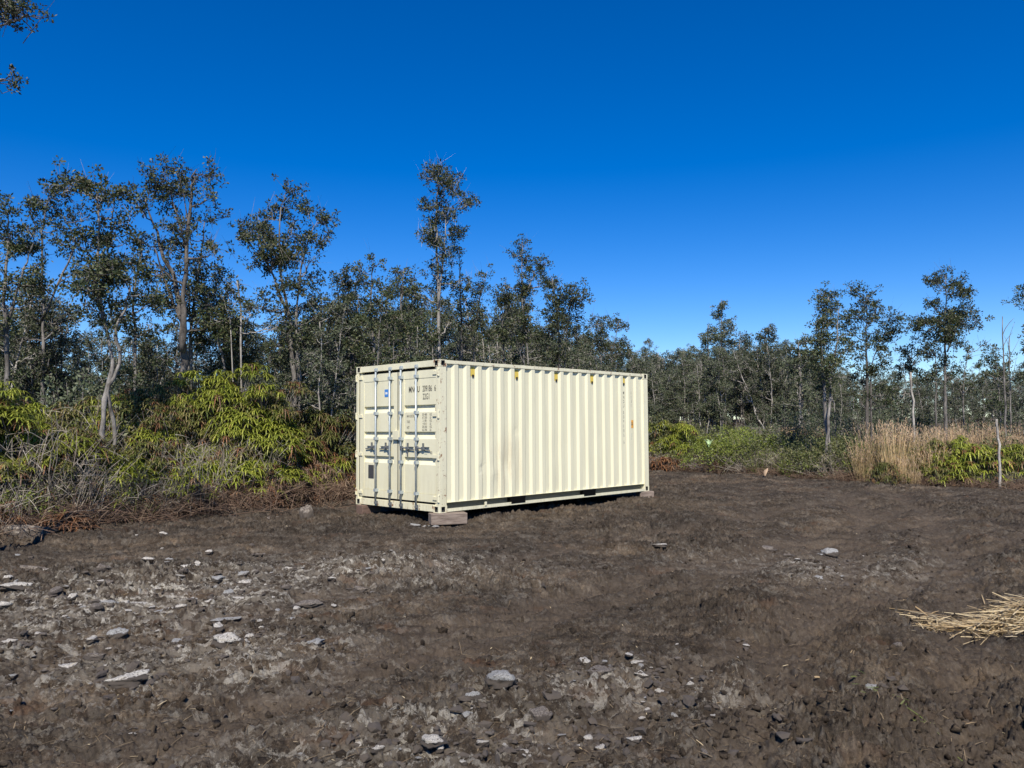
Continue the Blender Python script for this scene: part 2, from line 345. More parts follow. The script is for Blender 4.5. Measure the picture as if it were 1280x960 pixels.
# ------------------------------------------------------------------ ground
def build_ground():
    th_core = np.linspace(-0.66, 0.66, 1150)
    th_l = np.linspace(-math.pi, -0.66, 150)[:-1]; th_r = np.linspace(0.66, math.pi, 150)[1:-1]
    TH = np.concatenate([th_l, th_core, th_r])
    R = np.concatenate([np.geomspace(.4, 3.0, 40)[:-1], np.geomspace(3.0, 34, 760)[:-1], np.geomspace(34, 3000, 80)])
    nt_, nr = len(TH), len(R)
    rr, tt = np.meshgrid(R, TH, indexing='ij')
    x = rr * np.sin(tt); y = rr * np.cos(tt)
    core = sstep(1.1, .62, np.abs(tt)) * sstep(36, 28, rr) * sstep(.5, 2.5, rr)
    z = hbase(x, y) + hdetail(x, y) * core
    V = np.stack([x, y, z], -1).reshape(-1, 3)
    i = np.arange(nr - 1)[:, None] * nt_; j = np.arange(nt_)[None, :]; j2 = (j + 1) % nt_
    F = np.stack([i + j, i + nt_ + j, i + nt_ + j2, i + j2], -1).reshape(-1, 4)[:, ::-1]
    mb = MB(); mb.add(V, F)
    c = len(V); mb.add([[0, 0, hz(0.01, 0.01)]], np.zeros((0, 3), int))
    mb.F[(3, 0)] = [np.array([[c, (q + 1) % nt_, q] for q in range(nt_)])]
    o = mb.build('ground', M['soil'], smooth=True)
    me = o.data
    X = np.append(x.ravel(), 0); Y = np.append(y.ravel(), 0); r_ = np.hypot(X, Y); t_ = np.arctan2(X, Y)
    ver = sstep(-.5, .35, r_ - rverge(t_) + .5 * fbm(X * 1.3, Y * 1.3, 3))
    a = me.attributes.new('verge', 'FLOAT', 'POINT'); a.data.foreach_set('value', ver.astype(np.float32))
    st = np.zeros_like(X)
    for cx, cy, sx, sy, k in ((-3.6, 7.8, 1.7, 1.6, 1.0), (-1.7, 9.2, 1.6, 1.1, .8), (-2.4, 5.7, 1.4, .9, .7), (-.4, 4.25, 1.0, .6, .55), (.8, 5.0, .9, .5, .6), (3.6, 9.5, 1.5, 1.0, .5), (-1.2, 3.9, .8, .35, .5)):
        st = np.maximum(st, k * np.exp(-(((X - cx) / sx) ** 2 + ((Y - cy) / sy) ** 2)))
    st = np.clip(st + .12, 0, 1) * (1 - ver)
    a = me.attributes.new('stony', 'FLOAT', 'POINT'); a.data.foreach_set('value', st.astype(np.float32))
    tk = wheel(X, Y) * (1 - ver); a = me.attributes.new('track', 'FLOAT', 'POINT'); a.data.foreach_set('value', tk.astype(np.float32))
    tag(o, kind='structure')
    return o
build_ground()

# ------------------------------------------------------------------ shipping container
CW, CL, CH = 2.438, 6.058, 2.591
YAW = .792; CO = np.array([-1.2305, 13.475, CAM_H - 1.4515])
def mat_paint(name, col, rustk=.0, wear=True):
    m, nt, b = nodes(name); co = objco(nt)
    st = noise(nt, 2.2, 6, .7, objco(nt, (1.4, 1.4, .22)))
    c = ramp(nt, st, [(.35, tuple(k * .90 for k in col)), (.55, col), (.75, tuple(min(.9, k * 1.03) for k in col))])
    if wear:
        g = ramp(nt, noise(nt, 1.6, 6, .75, objco(nt, (3, 3, .8))), [(.58, (0, 0, 0)), (.75, (.22, .22, .22))])
        c = mixc(nt, g, c, (.46, .42, .30))
        sp = N(nt, 'ShaderNodeSeparateXYZ'); nt.links.new(co, sp.inputs[0])
        # ochre grime towards the sill, streaky
        z = N(nt, 'ShaderNodeMapRange', interpolation_type='SMOOTHSTEP'); z.inputs['From Min'].default_value = .95; z.inputs['From Max'].default_value = .15
        nt.links.new(sp.outputs['Z'], z.inputs['Value'])
        s2 = ramp(nt, noise(nt, 5, 5, .7, objco(nt, (2.2, 2.2, .16))), [(.46, (0, 0, 0)), (.72, (.42, .42, .42))])
        mu = N(nt, 'ShaderNodeMath', operation='MULTIPLY'); nt.links.new(z.outputs[0], mu.inputs[0]); nt.links.new(s2, mu.inputs[1])
        c = mixc(nt, mu.outputs[0], c, (.50, .42, .20))
    if rustk:
        r = ramp(nt, noise(nt, 9, 7, .75, co), [(.62 - rustk, (0, 0, 0)), (.68 - rustk, (1, 1, 1))])
        c = mixc(nt, r, c, (.22, .085, .035))
    nt.links.new(c, b.inputs['Base Color']); b.inputs['Roughness'].default_value = .42; b.inputs['Specular IOR Level'].default_value = .4
    bump(nt, b, noise(nt, 3, 3, .6, co), .25, .02)
    return m
CREAM = (.78, .735, .52)
PAINT = mat_paint('cream_paint', CREAM)
PAINT_R = mat_paint('cream_paint_rusting', CREAM, .055)
PAINT_RR = mat_paint('cream_paint_rusted', CREAM, .13)
def flat(name, col, rough=.5, metal=0, spec=.4):
    m, nt, b = nodes(name)
    c = ramp(nt, noise(nt, 18, 5, .7, objco(nt)), [(.3, tuple(k * .8 for k in col)), (.7, tuple(min(1, k * 1.12) for k in col))])
    nt.links.new(c, b.inputs['Base Color']); b.inputs['Roughness'].default_value = rough; b.inputs['Metallic'].default_value = metal; b.inputs['Specular IOR Level'].default_value = spec
    return m
RUBBER = flat('black_rubber', (.018, .018, .017), .7)
DARK = flat('dark_steel', (.03, .03, .028), .7)
BAR = flat('galvanised_steel', (.47, .52, .53), .45, .35)
HAND = flat('weathered_steel', (.17, .18, .185), .5, .3)
INK = flat('faded_black_lettering', (.09, .085, .07), .7)
INK2 = flat('faded_lettering', (.27, .255, .20), .7)
YEL = flat('yellow_sticker', (.74, .55, .10), .5); ORA = flat('orange_sticker', (.80, .38, .05), .5)
BLU = flat('blue_sticker', (.07, .24, .62), .4); GRN = flat('grey_green_lettering', (.30, .40, .36), .6)
PLATE = flat('data_plate', (.12, .12, .125), .45, .5)
WEB_SHADE = flat('olive_painted_web_shade', (.17, .165, .125), .8)  # dark olive paints the shade inside the bottom rail channel
POCKET = flat('black_painted_pocket_shade', (.006, .006, .006), .95, 0, .05)  # near-black colour stands in for the shade inside the pocket openings
WHITE = flat('white_sticker', (.78, .78, .74), .5)

box_root = empty('shipping_container', CO, YAW)
tag(box_root, 'cream shipping container with corrugated sides and two barred end doors', 'shipping container')
def part(name, mb, mat, parent=None, bevel=.004, smooth=False):
    return mb.build(name, mat, parent or box_root, smooth, bevel)

def casting(ix, iy, iz, mat):
    bm = bmesh.new(); bmesh.ops.create_cube(bm, size=1)
    sx, sy, sz = .178, .162, .118
    cx = sx / 2 if ix == 0 else CL - sx / 2; cy = sy / 2 if iy == 0 else CW - sy / 2; cz = sz / 2 if iz == 0 else CH - sz / 2
    for v in bm.verts: v.co = Vector((v.co.x * sx + cx, v.co.y * sy + cy, v.co.z * sz + cz))
    out = [f for f in bm.faces if (f.normal.x * (1 if ix else -1) > .5) or (f.normal.y * (1 if iy else -1) > .5) or (f.normal.z * (1 if iz else -1) > .5)]
    for f in out:
        nrm = f.normal.copy(); r = bmesh.ops.inset_individual(bm, faces=[f], thickness=.028)
        cen = f.calc_center_median()
        for v in f.verts:
            d = v.co - cen
            if abs(nrm.z) < .5: v.co = cen + Vector((d.x * .55, d.y * .62, d.z * 1.1))
        r = bmesh.ops.extrude_discrete_faces(bm, faces=[f])
        for g in r['faces']:
            bmesh.ops.translate(bm, verts=g.verts, vec=-nrm * .04)
            g.material_index = 1
            for e in g.edges:
                for lf in e.link_faces:
                    if abs(lf.normal.dot(nrm)) < .3 and lf is not g: lf.material_index = 1
    me = bpy.data.meshes.new('corner_casting'); bm.to_mesh(me); bm.free(); me.materials.append(mat); me.materials.append(DARK)
    o = bpy.data.objects.new('corner_casting', me); C.objects.link(o); o.parent = box_root
    bv = o.modifiers.new('bevel', 'BEVEL'); bv.width = .006; bv.segments = 2; bv.limit_method = 'ANGLE'
for ix in (0, 1):
    for iy in (0, 1):
        for iz in (0, 1):
            casting(ix, iy, iz, PAINT_RR if (ix, iy, iz) == (0, 0, 1) else PAINT_R)
# corner posts
for iy in (0, 1):
    mb = MB(); y0, y1 = (0.003, .15) if iy == 0 else (CW - .15, CW - .003)
    mb.box((.004, y0, .118), (.16, y0 + (.075 if iy == 0 else .147), CH - .118)) if False else mb.box((.035, y0, .118), (.165, y1, CH - .118))
    ya, yb = (y0, y0 + .075) if iy == 0 else (y1 - .075, y1)
    mb.box((.004, ya, .118), (.0352, yb, CH - .118))
    part('corner_post', mb, PAINT_R if iy == 0 else PAINT)
    mb = MB(); mb.box((CL - .165, y0, .118), (CL - .004, y1, CH - .118)); part('corner_post', mb, PAINT)
# headers, sills, rails
mb = MB(); mb.box((.006, .162, CH - .112), (.11, CW - .162, CH - .004)); part('door_header', mb, PAINT)
mb = MB(); mb.box((.006, .162, .012), (.10, CW - .162, .13)); part('door_sill', mb, PAINT_R)
mb = MB(); mb.box((CL - .08, .162, CH - .07), (CL - .004, CW - .162, CH - .006)); part('end_rail', mb, PAINT)
mb = MB(); mb.box((CL - .08, .162, .012), (CL - .004, CW - .162, .15)); part('end_rail', mb, PAINT)
for iy in (0, 1):
    a, b_ = (.003, .063) if iy == 0 else (CW - .063, CW - .003)
    mb = MB(); mb.box((.178, a, CH - .066), (CL - .178, b_, CH - .005)); part('top_side_rail', mb, PAINT_R)
    mb = MB()
    s_ = 1 if iy == 0 else -1; e = .003 if iy == 0 else CW - .003
    def yb(u, v): q = sorted((e + s_ * u, e + s_ * v)); return q
    q = yb(.105, .111); mb.box((.178, q[0], .018), (CL - .178, q[1], .1635), 1)        # web, set back, channel shade painted in as dark olive
    q = yb(0, .111); mb.box((.178, q[0], .160 + .004), (CL - .178, q[1], .172))       # upper flange under the panel
    mb.F = {k: v for k, v in mb.F.items()}
    q = yb(.0075, .1045); mb.box((.178, q[0], .010), (CL - .178, q[1], .017))
    q = yb(.001, .007); mb.box((.178, q[0], .010), (CL - .178, q[1], .066))        # lip that catches the light
    part('bottom_side_rail', mb, [PAINT, WEB_SHADE], bevel=0)
    for fx in (1.72, 3.80):
        mb = MB(); q = yb(-.002, .12); mb.box((fx, q[0], .034), (fx + .37, q[1], .165)); part('forklift_pocket', mb, POCKET, bevel=0)
    mb = MB(); q = yb(-.012, .004)
    mb.box((1.045, q[0], .05), (1.095, q[1], .12)); part('lashing_bracket', mb, PAINT)
# corrugated side panels
PITCH = .2775; RCX = .812       # centre of a recess
def profile(x):
    u = ((x - RCX) / PITCH + .5) % 1.0 - .5; a = abs(u) * PITCH      # 0 = recess centre
    return 1 - np.clip((a - .050) / .046, 0, 1)                    # 1 recess, 0 crest
def corr_panel(L, z0, z1, dents, x_start, step_z=14):
    brk = []
    k0 = math.floor((x_start - RCX) / PITCH) - 1
    k = k0
    while True:
        c0 = RCX + k * PITCH
        if c0 - .15 > L: break
        brk += [c0 - .096, c0 - .050, c0 + .050, c0 + .096]; k += 1
    xs = sorted(set([x_start, L] + [q for q in brk if x_start < q < L]))
    xs2 = []
    for p, q in zip(xs[:-1], xs[1:]): xs2 += [p, p + .0045, q - .0045] if q - p > .02 else [p]
    xs = np.array(xs2 + [L]); zs = np.linspace(z0, z1, step_z)
    xx, zz = np.meshgrid(xs, zs, indexing='ij')
    yy = .010 + .036 * profile(xx)
    for cx, cz, sx, sz, am in dents: yy = yy + am * np.exp(-(((xx - cx) / sx) ** 2 + ((zz - cz) / sz) ** 2))
    return xx, yy, zz
def grid_faces(a, b): 
    i = np.arange(a - 1)[:, None] * b; j = np.arange(b - 1)[None, :]
    return np.stack([i + j, i + b + j, i + b + j + 1, i + j + 1], -1).reshape(-1, 4)
dents = [(1.18, 1.25, .10, .35, .020), (1.62, .75, .16, .22, .016), (1.33, .62, .12, .12, -.012), (1.9, 1.35, .07, .10, .012), (1.0, .72, .06, .08, .012), (3.0, 1.0, .3, .3, .006)]
m, nt, b = nodes('cream_paint_side_panel'); SIDE = m
co = objco(nt); sp = N(nt, 'ShaderNodeSeparateXYZ'); nt.links.new(co, sp.inputs[0])
st = noise(nt, 2.2, 6, .7, objco(nt, (1.6, 1.6, .2)))
c = ramp(nt, st, [(.3, tuple(k * .90 for k in CREAM)), (.55, CREAM), (.8, tuple(k * 1.04 for k in CREAM))])
# brown scuffed streaks on the lower near bays
vd = N(nt, 'ShaderNodeVectorMath', operation='SUBTRACT'); nt.links.new(co, vd.inputs[0]); vd.inputs[1].default_value = (1.62, 0, .75)
vs = N(nt, 'ShaderNodeVectorMath', operation='MULTIPLY'); nt.links.new(vd.outputs[0], vs.inputs[0]); vs.inputs[1].default_value = (1.5, 0, 1.15)
vl = N(nt, 'ShaderNodeVectorMath', operation='LENGTH'); nt.links.new(vs.outputs[0], vl.inputs[0])
mr = N(nt, 'ShaderNodeMapRange', interpolation_type='SMOOTHSTEP'); mr.inputs['From Min'].default_value = .95; mr.inputs['From Max'].default_value = .2
nt.links.new(vl.outputs['Value'], mr.inputs['Value'])
sk = ramp(nt, noise(nt, 6, 6, .75, objco(nt, (2, 2, .22))), [(.42, (0, 0, 0)), (.62, (.42, .42, .42))])
mu = N(nt, 'ShaderNodeMath', operation='MULTIPLY'); nt.links.new(mr.outputs[0], mu.inputs[0]); nt.links.new(sk, mu.inputs[1])
c = mixc(nt, mu.outputs[0], c, (.47, .37, .24))
ru = ramp(nt, noise(nt, 30, 5, .8, objco(nt, (1, 1, .5))), [(.735, (0, 0, 0)), (.76, (.8, .8, .8))])
c = mixc(nt, ru, c, (.30, .15, .07))
nt.links.new(c, b.inputs['Base Color']); b.inputs['Roughness'].default_value = .42
xx, yy, zz = corr_panel(CL - .166, .172, CH - .066, dents, .166, 34)
a_, b_ = xx.shape
mb = MB(); mb.add(np.stack([xx, yy, zz], -1), grid_faces(a_, b_)); mb.add(np.stack([xx, yy + .003, zz], -1), grid_faces(a_, b_)[:, ::-1])
part('side_panel', mb, SIDE, bevel=0)
mb = MB(); yb2 = CW - (.010 + .036 * profile(xx)); mb.add(np.stack([xx, yb2, zz], -1), grid_faces(a_, b_)[:, ::-1]); mb.add(np.stack([xx, yb2 - .003, zz], -1), grid_faces(a_, b_)); part('side_panel', mb, PAINT, bevel=0)
# dark lid above recesses comes from the rail itself; end panel, roof, floor
ys = np.linspace(.15, CW - .15, 120); zs = np.linspace(.15, CH - .07, 3); yy_, z2 = np.meshgrid(ys, zs, indexing='ij')
mb = MB(); mb.add(np.stack([CL - .012 - .04 * profile(yy_), yy_, z2], -1), grid_faces(120, 3)); part('end_panel', mb, PAINT, bevel=0)
mb = MB(); rx = np.linspace(.1, CL - .08, 200); ry = np.array([.06, .2, CW - .2, CW - .06]); x3, y3 = np.meshgrid(rx, ry, indexing='ij')
z3 = CH - .012 - .02 * profile(x3) * ((y3 > .1) & (y3 < CW - .1)); mb.add(np.stack([x3, y3, z3], -1), grid_faces(200, 4)); part('roof_panel', mb, PAINT, bevel=0)
mb = MB(); mb.box((.1, .125, .13), (CL - .08, CW - .125, .16))
for k in range(19): x = .32 + k * .30; mb.box((x, .125, .022), (x + .045, CW - .125, .129))
part('floor', mb, DARK, bevel=0)
mb = MB(); mb.box((.09, .15, .13), (.10, CW - .15, CH - .1)); part('rear_bulkhead', mb, RUBBER, bevel=0)

# doors ------------------------------------------------------------
def door(y0, y1, bars, hdir):
    """door in the plane x=0 facing -x"""
    X0 = .022
    zb, zt = .168, 2.430
    root = None
    frame = MB()
    fy = .085 if y0 < 1 else .075
    gy0, gy1 = (y0 + .055, y1 - .165) if False else ((y0 + .03, y1 - .15) if y0 < 1 else (y0 + .10, y1 - .10))
    gy0, gy1 = (.112, .985) if y0 < 1 else (1.285, 2.205)
    frame.box((X0, y0, zb), (X0 + .05, gy0, zt)); frame.box((X0, gy1, zb), (X0 + .05, y1, zt))
    frame.box((X0, gy0, zb), (X0 + .05, gy1, .30)); frame.box((X0, gy0, 2.295), (X0 + .05, gy1, zt))
    # pressed sheet with three grooves
    z = [.30, .305]; x = [X0 + .012, X0 + .006]
    for gz in (.90, 1.345, 1.81):
        z += [gz - .105, gz - .042, gz + .016, gz + .022]; x += [X0 + .006, X0 + .044, X0 + .044, X0 + .006]
    z += [2.29, 2.295]; x += [X0 + .006, X0 + .012]
    z = np.array(z); x = np.array(x); yv = np.array([gy0, gy1])
    P = np.stack([np.repeat(x, 2), np.tile(yv, len(x)), np.repeat(z, 2)], -1); n = len(x)
    frame.add(P, np.array([[2 * k, 2 * k + 1, 2 * k + 3, 2 * k + 2] for k in range(n - 1)]))
    d = frame.build('door', PAINT, box_root, False, 0)
    # gasket
    gk = MB(); g = .014
    gk.box((X0 + .003, y0 - g, zb - g), (X0 + .04, y0, zt + g)); gk.box((X0 + .004, y1, zb - g), (X0 + .04, y1 + (g if y0 < 1 else .024), zt + g))
    gk.box((X0 + .018, y0, zt), (X0 + .04, y1, zt + g)); gk.box((X0 + .018, y0, zb - g), (X0 + .04, y1, zb))
    gk.build('gasket', RUBBER, d)
    for by in bars:
        t = MB(); xb = -.022
        t.tube([(xb, by, .055), (xb, by, 2.515)], .0165, 10)
        t.build('locking_bar', BAR, d, True)
        for zz_ in (.072, 2.500):   # cam and keeper
            t = MB(); t.box((-.045, by - .026, zz_ - .022), (.006, by + .012, zz_ + .022)); t.box((-.012, by - .036, zz_ - .035), (.0058, by + .036, zz_ + .035))
            t.build('cam_keeper', HAND if zz_ < 1 else BAR, d, False, .003)
        for zz_ in (.30, .83, 1.24, 1.70, 2.33):
            t = MB()
            t.box((-.043, by - .030, zz_ - .028), (X0 + .006, by - .017, zz_ + .028)); t.box((-.043, by + .017, zz_ - .028), (X0 + .006, by + .030, zz_ + .028))
            t.box((-.047, by - .030, zz_ - .028), (-.0432, by + .030, zz_ + .028))
            t.build('bar_bracket', BAR, d, False, .002)
        # handle: hub on the bar, lever, catch and hasp
        t = MB(); s = hdir; zc = 1.085
        t.box((-.046, min(by, by + s * .060), zc - .034), (-.010, max(by, by + s * .060), zc + .030))
        t.tube([(-.028, by + s * .05, zc), (-.006, by + s * .15, zc - .006), (.004, by + s * .21, zc - .024), (.004, by + s * .345, zc - .034)], [.017, .014, .012, .011], 6)
        t.box((-.020, min(by + s * .135, by + s * .195), zc - .034), (X0 + .004, max(by + s * .135, by + s * .195), zc + .020))
        t.box((-.004, by + s * .16 - .012, zc + .018), (X0 + .004, by + s * .16 + .012, zc + .085))
        t.box((.004, min(by + s * .18, by + s * .31), zc + .006), (X0 + .004, max(by + s * .18, by + s * .31), zc + .020))
        if abs(by - 1.03) < .01: t.box((-.006, by + s * .165 - .012, zc - .15), (.004, by + s * .165 + .012, zc - .03))
        t.build('handle', HAND, d, False, .003)
    return d
d_right = door(.088, 1.152, (1.03, .60), -1)
d_left = door(1.180, 2.336, (1.355, 1.782), 1)
t = MB(); t.box((-.030, 1.075, 1.225), (.02, 1.262, 1.385)); part('lock_box', t, PAINT, d_right)
t = MB(); t.box((-.020, 1.085, 1.218), (.018, 1.252, 1.2245)); t.build('lock_box_bottom', DARK, d_right)
for d, hy, s in ((d_right, .075, -1), (d_left, CW - .075, 1)):
    for hzz in (.24, .945, 1.655, 2.37):
        t = MB(); ph = hy + s * .058
        t.box((.005, min(ph, ph - s * .17), hzz - .03), (.0215, max(ph, ph - s * .17), hzz + .03))
        t.tube([(-.008, ph, hzz - .055), (-.008, ph, hzz + .055)], .015, 8)
        t.box((-.012, ph - .022, hzz - .068), (.0035, ph + .022, hzz - .046)); t.box((-.012, ph - .022, hzz + .046), (.0035, ph + .022, hzz + .068))
        t.build('hinge', PAINT_R, d, False, .003)
# lettering ---------------------------------------------------------
def text(name, s, size, origin, right, up, mat, parent, sx=1.0, bold=0):
    cu = bpy.data.curves.new(name, 'FONT'); cu.body = s; cu.size = size; cu.extrude = .0006; cu.offset = bold; cu.fill_mode = 'BOTH'
    tmp = bpy.data.objects.new(name, cu); C.objects.link(tmp)
    dg = bpy.context.evaluated_depsgraph_get(); me = bpy.data.meshes.new_from_object(tmp.evaluated_get(dg))
    bpy.data.objects.remove(tmp); me.materials.clear(); me.materials.append(mat)
    r = Vector(right); u = Vector(up); n = r.cross(u)
    mt = Matrix((r * sx, u, n)).transposed().to_4x4(); mt.translation = Vector(origin)
    me.transform(mt); o = bpy.data.objects.new(name, me); C.objects.link(o); o.parent = parent; return o
def end_text(s, size, y, z, mat, sx=.62, bold=0, x=.0215):   # on the doors: text runs towards -y
    return text('lettering', s, size, (x, y, z), (0, -1, 0), (0, 0, 1), mat, d_right, sx, bold)
XS = .0262
end_text('MNGU', .148, .862, 2.055, INK, .70, .002, XS)
end_text('209186', .148, .478, 2.060, INK, .58, .001, XS)
end_text('6', .148, .160, 2.060, INK, .60, .002, XS)
end_text('22G1', .145, .470, 1.925, INK, .60, .001, XS)
for i, s in enumerate(['MAX GROSS', 'TARE', 'NET']): end_text(s, .062, .915, 1.62 - i * .10, INK2, .62, .001, XS)
for i, (a, bq) in enumerate([('30 480', 'KG'), ('67 200', 'LB'), (' 2 180', 'KG'), (' 4 810', 'LB'), ('28 300', 'KG'), ('62 390', 'LB')]):
    end_text(a, .056, .485, 1.645 - i * .053, INK2, .85, .001, XS); end_text(bq, .056, .285, 1.645 - i * .053, INK2, .75, .001, XS)
end_text('CU CAP', .055, .70, .975, INK2, .7, .0005, XS); end_text('33.2', .075, .43, .975, GRN, .6, .001, XS); end_text('M3', .07, .27, .985, INK2, .6, .001, XS)
# long side: vertical line of characters in one recess, smaller one beside it
ysurf = .010 + .036 - .0022
def side_text(s, size, x, z, mat, sx=1, crest=False):
    yv = (.010 if crest else .046) - .0012
    return text('lettering', s, size, (x, yv, z), (1, 0, 0), (0, 0, 1), mat, box_root, sx, .001)
for i, ch in enumerate('MNGU'): side_text(ch, .095, 5.217 - .028, 2.120 - i * .093, INK, .75)
for i, ch in enumerate('209186'): side_text(ch, .095, 5.217 - .028, 1.700 - i * .098, INK, .75)
side_text('6', .095, 5.217 - .028, 1.060, INK, .75)
for i, ch in enumerate('22G1'): side_text(ch, .085, 5.495 - .026, 2.130 - i * .090, INK2, .75)
for i, ch in enumerate('CF'): side_text(ch, .080, 5.495 - .026, 1.215 - i * .090, GRN, .8)
def sticker(name, x, z0, z1, w, mat, extra=None):
    t = MB(); t.box((x - w / 2, .0445, z0), (x + w / 2, .0458, z1)); o = t.build(name, mat, box_root)
    if extra:
        t = MB(); t.box((x - .022, .030, z0 - .02), (x + .022, .0444, z0 + .03)); t.build('vent', extra, o, False, .004)
for x in (.812, 1.922, 3.032, 4.142, 5.252): sticker('yellow_label', x - (.03 if x > 5 else 0), 2.335, 2.50, .098, YEL, DARK)
t = MB(); t.box((5.445, .0425, 1.395), (5.555, .0450, 1.565)); osd = t.build('orange_label', ORA, box_root)
t = MB(); t.box((5.463, .0412, 1.455), (5.536, .0424, 1.475)); t.box((5.463, .0412, 1.495), (5.536, .0424, 1.512)); t.build('label_print', INK, osd)
t = MB(); t.box((.0225, 1.456, 2.00), (.0262, 1.565, 2.135)); bs = t.build('blue_sticker', BLU, d_left)
t = MB(); t.box((.0215, 1.478, 2.045), (.0224, 1.543, 2.085)); t.build('sticker_print', WHITE, bs)
t = MB(); t.box((.0215, 1.895, .505), (.0265, 2.068, .752)); t.build('data_plate', PLATE, d_left, False, .002)

# timber blocks under the corners
m, nt, b = nodes('old_timber'); co = objco(nt, (1, 8, 8))
c = ramp(nt, noise(nt, 5, 6, .7, co), [(.3, (.07, .052, .042)), (.48, (.21, .16, .125)), (.7, (.33, .27, .22))]); nt.links.new(c, b.inputs['Base Color']); b.inputs['Roughness'].default_value = .9
TIMBER = m; bump(nt, b, noise(nt, 9, 6, .7, co), .6, .01)
m, nt, b = nodes('reddish_timber'); co = objco(nt, (1, 8, 8))
c = ramp(nt, noise(nt, 5, 6, .7, co), [(.3, (.08, .05, .038)), (.6, (.18, .115, .085))]); nt.links.new(c, b.inputs['Base Color']); b.inputs['Roughness'].default_value = .9
TIMBER_R = m
cR = np.array([[math.cos(YAW), -math.sin(YAW)], [math.sin(YAW), math.cos(YAW)]])
def block(lx, ly, L, Wd, H, rz, mat, label):
    p = cR @ np.array([lx, ly]) + CO[:2]
    o = MB(); o.box((-L / 2, -Wd / 2, -.05), (L / 2, Wd / 2, H)); o = o.build('timber_block', mat, None, False, .012)
    o.location = (p[0], p[1], CO[2] - H - .001); o.rotation_euler = (0, 0, rz); tag(o, label, 'timber block', 'timber blocks under the container corners')
block(.17, -.02, .62, .26, .135, .30, TIMBER, 'pale timber block under the corner between doors and long side')
block(.12, CW - .24, .40, .22, .12, .75, TIMBER_R, 'reddish timber block under the far left corner below the doors')
block(CL - .09, .06, .34, .24, .11, .3, TIMBER, 'timber block under the far right end of the long side')
o2 = MB(); o2.box((-.17, -.10, 0), (.17, .10, .0)) if False else None

# ------------------------------------------------------------------ trees
def bez(a, c, b, n=6):
    t = np.linspace(0, 1, n)[:, None]; return (1 - t) ** 2 * a + 2 * t * (1 - t) * c + t * t * b
def stem_curve(base, top, wob, r, n=12):
    t = np.linspace(0, 1, n)[:, None]; P = base + (top - base) * t
    w = np.cumsum(r.normal(size=(n, 3)) * np.array([1, 1, 0]), 0); w -= t * w[-1]; w *= wob / math.sqrt(n)
    return P + w * 1.0
def make_tree(name, base_r, stems, blobs, dens, r, leafL=.085, bare=0, leaf_mat='ohia', bark='bark', per=11, clump=.12, twig_k=1.0, link=True, sub=None):
    """stems: list of point lists (metres, tree space); blobs: (x,y,z,rad,weight)"""
    tr = MB(); cr = MB(); tw = MB()
    nodesP = []; nodesR = []
    for k, (P, r0, r1) in enumerate(stems):
        P = np.asarray(P, float); n = len(P)
        # resample smooth
        tt = np.linspace(0, n - 1, max(6, n * 4)); Q = np.stack([np.interp(tt, np.arange(n), P[:, i]) for i in range(3)], -1)
        for _ in range(2): Q[1:-1] = (Q[:-2] + 2 * Q[1:-1] + Q[2:]) / 4
        Q[1:-1, :2] += r.normal(size=(len(Q) - 2, 2)) * r0 * .22
        rad = np.linspace(r0, r1, len(Q)) * (1 + .08 * r.normal(size=len(Q)))
        if P[0][2] < .3: rad[0] *= 1.35
        tr.tube(Q, rad, 7 if r0 > .05 else 5)
        nodesP.append(Q); nodesR.append(rad)
    NP = np.concatenate(nodesP); NR = np.concatenate(nodesR)
    centres = []
    for (x, y, z, rad, wt) in blobs:
        c = np.array([x, y, z]); nsub = max(2, int((sub or 5) * wt * max(.6, (rad / .6) ** 1.6)))
        # nearest lower node
        d = NP - c; dist = np.linalg.norm(d, axis=1) + np.where(d[:, 2] > -.25 * rad, 1.2, 0)
        k = int(np.argmin(dist)); a = NP[k]; L = np.linalg.norm(c - a)
        if L > .15:
            ctrl = a + (c - a) * .5 + np.array([0, 0, -.12 * L]) + r.normal(size=3) * .08 * L
            limb = bez(a, ctrl, c, 7); limb[1:-1] += r.normal(size=(5, 3)) * .03 * L
            lr = min(NR[k] * .7, .02 + .016 * L); tr.tube(limb, np.linspace(lr, .010, 7), 5)
        else: limb = np.stack([a, c])
        for s in range(nsub):
            e = c + unit(r.normal(size=3)) * rad * r.uniform(.35, 1.0) * np.array([1, 1, .9])
            o = limb[r.integers(max(1, len(limb) // 2), len(limb))]; LL = np.linalg.norm(e - o)
            tw_p = bez(o, o + (e - o) * .5 + np.array([0, 0, -.15 * LL]) + r.normal(size=3) * .12 * LL, e, 5)
            tr.tube(tw_p, np.linspace(.012, .005, 5), 4, cap=False)
            nc = max(1, int(dens * r.uniform(.6, 1.4)))
            sp = .20 * rad + .10
            cc = e + r.normal(size=(nc, 3)) * sp * np.array([1, 1, .75])
            if r.random() >= bare: centres.append(cc)
            for q in cc[::2]: tr.tube(np.stack([tw_p[3], (tw_p[3] + q) / 2 + r.normal(size=3) * .04, q]), [.006, .005, .003], 3, cap=False)
    cen = np.concatenate(centres) if centres else np.zeros((1, 3))
    clumps(cr, cen, clump * r.uniform(.6, 1.25, len(cen)), per, leafL, leafL * .55, r)
    # bare fine twigs poking out
    nt_ = int(len(cen) * .25 * twig_k) + 4
    pk = cen[r.integers(0, len(cen), nt_)]; dd = unit(r.normal(size=(nt_, 3)) * np.array([.5, .5, .4]) + np.array([0, 0, .9]))
    strips(tr, pk - dd * .2, dd, r.uniform(.3, .75, nt_), .009, 0.0, 2, [1, .8, .3], 0, unit(np.cross(dd, r.normal(size=(nt_, 3)))))
    root = empty(name, (0, 0, 0))
    tr.build('trunk', M[bark], root, True); cr.build('crown', M[leaf_mat], root)
    return root

